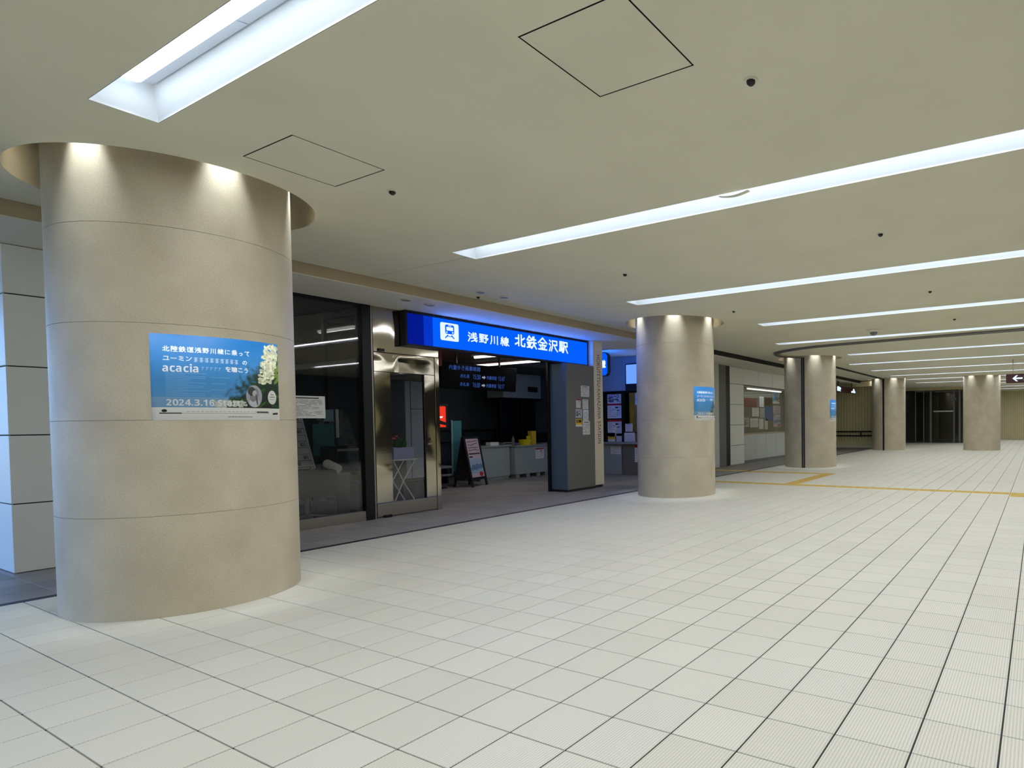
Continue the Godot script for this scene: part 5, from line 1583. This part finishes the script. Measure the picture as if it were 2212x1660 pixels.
# =============================================================== far end
func build_far_end() -> void:
	# recess left of the fourth column: end wall with railings
	var ew := structure("wall_far", "beige end wall with handrails between the third and fourth columns")
	box_part("wall_panel", Vector3(-15.6, 0, -33.6), Vector3(-7.0, 4.1, -32.9), M.beige_wall, ew, 0.0)
	for k in 16:
		box_part("rib", Vector3(-10.0 + k * 0.16, 0.4, -32.9), Vector3(-9.94 + k * 0.16, SOFFIT, -32.88), M.beige_rib, ew, 0.004)
	box_part("baseboard", Vector3(-11.5, 0.04, -32.9), Vector3(-7.3, 0.14, -32.82), M.panel_white, ew, 0.006)
	box_part("lintel", Vector3(-11.5, 3.30, -32.9), Vector3(-6.9, SOFFIT + 0.1, -32.0), M.beige_rib, ew, 0.006)
	var hr := thing("hand_rail", "double dark handrail on the beige end wall between the third and fourth columns", "handrail", Vector3(-8.6, 0, -32.75))
	for y in [0.92, 0.70]:
		var st := begin()
		tube(st, [Vector3(-1.9, y, 0), Vector3(1.2, y, 0)], 0.035, 8)
		put("rail", st, M.dark_brown, hr)
	for x in [-1.4, 0.2, 1.0]:
		box_part("bracket", Vector3(x - 0.02, 0.64, -0.15), Vector3(x + 0.02, 0.96, 0.02), M.plastic_black, hr, 0.003)
	var fs := thing("direction_sign", "small maroon hanging sign with two white symbols between the third and fourth columns", "sign", Vector3(-8.5, 3.07, -30.3))
	box_part("casing", Vector3(-0.1, -0.15, -1.75), Vector3(0, 0.15, 1.75), M.sign_maroon, fs, 0.006)
	var td := Transform3D(Basis(Vector3(0, 0, -1), Vector3.UP, Vector3(1, 0, 0)), Vector3(0, 0, 1.25))
	var sy := begin()
	slab(sy, rounded(0.36, 0.22, 0.05, Vector2(-0.10, 0.0)), 0.0, 0.01, td)
	slab(sy, PackedVector2Array([Vector2(0.08, 0.10), Vector2(0.34, 0.06), Vector2(0.34, -0.02), Vector2(0.20, -0.04), Vector2(0.34, -0.12), Vector2(0.08, -0.10)]), 0.0, 0.01, td)
	put("symbol", sy, M.sign_white, fs)
	td.origin.z = -1.35
	sy = begin()
	slab(sy, PackedVector2Array([Vector2(-0.40, -0.11), Vector2(0.40, -0.11), Vector2(0.40, -0.02), Vector2(0.26, 0.0), Vector2(0.20, 0.10), Vector2(0.02, 0.11), Vector2(-0.06, 0.0), Vector2(-0.36, -0.03)]), 0.0, 0.01, td)
	put("symbol", sy, M.sign_white, fs)
	for z in [-1.2, 1.2]:
		box_part("hanger", Vector3(-0.07, 0.15, z - 0.02), Vector3(-0.03, SOFFIT - 3.07, z + 0.02), M.plastic_black, fs, 0.002)
	# dark glazed lobby between the last two columns
	var lb := structure("wall_far", "dark glass lobby front between the last two columns")
	box_part("wall_panel", Vector3(-10.0, 0, -44.5), Vector3(-4.27, 3.6, -44.3), M.dark_green_glass, lb, 0.0)
	box_part("wall_panel", Vector3(-10.0, 0, -51.0), Vector3(-4.1, 3.6, -44.5), M.opposite_wall, lb, 0.0)
	box_part("lintel", Vector3(-10.0, 3.45, -44.3), Vector3(-4.1, 3.6, -42.1), M.beige_rib, lb, 0.006)
	box_part("side_wall", Vector3(-4.27, 0, -44.5), Vector3(-4.1, 3.6, -42.1), M.pillar_grey, lb, 0.006)
	box_part("side_wall", Vector3(-10.0, 0, -42.4), Vector3(-7.2, 3.45, -42.1), M.dark_green_glass, lb, 0.006)
	box_part("pane", Vector3(-7.2, 0, -42.22), Vector3(-4.27, 3.45, -42.21), M.glass_dark, lb, 0.0)
	for q in [[-7.2, 0.10], [-6.66, 0.06], [-6.22, 0.12], [-4.8, 0.10], [-4.46, 0.12]]:
		box_part("mullion", Vector3(q[0] - q[1] / 2, 0, -42.3), Vector3(q[0] + q[1] / 2, 3.45, -42.16), M.pillar_grey, lb, 0.006)
	box_part("door_rail", Vector3(-6.05, 2.02, -42.3), Vector3(-4.85, 2.10, -42.14), M.panel_grey, lb, 0.006)
	box_part("door_rail", Vector3(-5.95, 3.3, -42.28), Vector3(-4.5, 3.35, -42.16), M.pillar_grey, lb, 0.006)
	# maroon hanging sign with a white arrow
	var ds := thing("direction_sign", "maroon hanging sign with a white left arrow at the right edge", "sign", Vector3(0.0, 2.925, -24.0))
	box_part("casing", Vector3(-1.02, -0.155, -0.16), Vector3(1.2, 0.155, 0), M.sign_maroon, ds, 0.006)
	for x in [-0.8, 1.0]:
		box_part("hanger", Vector3(x - 0.015, 0.155, -0.10), Vector3(x + 0.015, CEIL - 2.925, -0.07), M.steel, ds, 0.002)
	var st2 := begin()
	slab(st2, PackedVector2Array([Vector2(-0.82, 0.0), Vector2(-0.70, 0.105), Vector2(-0.64, 0.105), Vector2(-0.72, 0.028), Vector2(-0.50, 0.028), Vector2(-0.50, -0.028), Vector2(-0.72, -0.028), Vector2(-0.64, -0.105), Vector2(-0.70, -0.105)]), 0.0, 0.006)
	put("arrow", st2, M.sign_white, ds)
	st2 = begin()
	slab(st2, PackedVector2Array([Vector2(-0.46, 0.075), Vector2(-0.27, 0.075), Vector2(-0.27, 0.045), Vector2(-0.34, 0.0), Vector2(-0.27, -0.045), Vector2(-0.27, -0.075), Vector2(-0.46, -0.075), Vector2(-0.46, -0.045), Vector2(-0.39, 0.0), Vector2(-0.46, 0.045)]), 0.0, 0.006)
	put("symbol", st2, M.sign_white, ds)

# =============================================================== posters on the columns
func build_posters() -> void:
	var lab := ["large blue poster with white flowers on the nearest column", "blue poster with white flowers on the second column, wrapping round its right side", "blue poster at the right edge of the third column"]
	var top := [2.255, 2.23, 2.20]
	var bot := [1.57, 1.545, 1.49]
	var ang := [[34.4, -30.2], [32.4, -33.0], [23.0, -40.0]]
	for i in 3:
		var q = COLUMNS[i]
		var r: float = q[2] + 0.003
		var st := begin()
		st.set_smooth_group(1)
		var n := 28
		for k in n:
			var u0 := float(k) / n
			var u1 := float(k + 1) / n
			var a0 := deg_to_rad(lerpf(ang[i][0], ang[i][1], u0))
			var a1 := deg_to_rad(lerpf(ang[i][0], ang[i][1], u1))
			var o := Vector3(cos(a0), 0, sin(a0))
			quad(st, ring(Vector2(r, top[i]), a0), ring(Vector2(r, top[i]), a1), ring(Vector2(r, bot[i]), a1), ring(Vector2(r, bot[i]), a0), o, Vector2(u0, 0), Vector2(u1, 0), Vector2(u1, 1), Vector2(u0, 1))
			for e in [top[i], bot[i]]:
				var g := Vector2(0.5, 0.999)
				quad(st, ring(Vector2(r, e), a0), ring(Vector2(r, e), a1), ring(Vector2(r - 0.003, e), a1), ring(Vector2(r - 0.003, e), a0), Vector3(0, e - 1.9, 0), g, g, g, g)
		var o2 := put("wall_poster", st, M.poster_print)
		o2.position = Vector3(q[0], 0, q[1])
		tag(o2, lab[i], "poster", "blue posters on the columns")
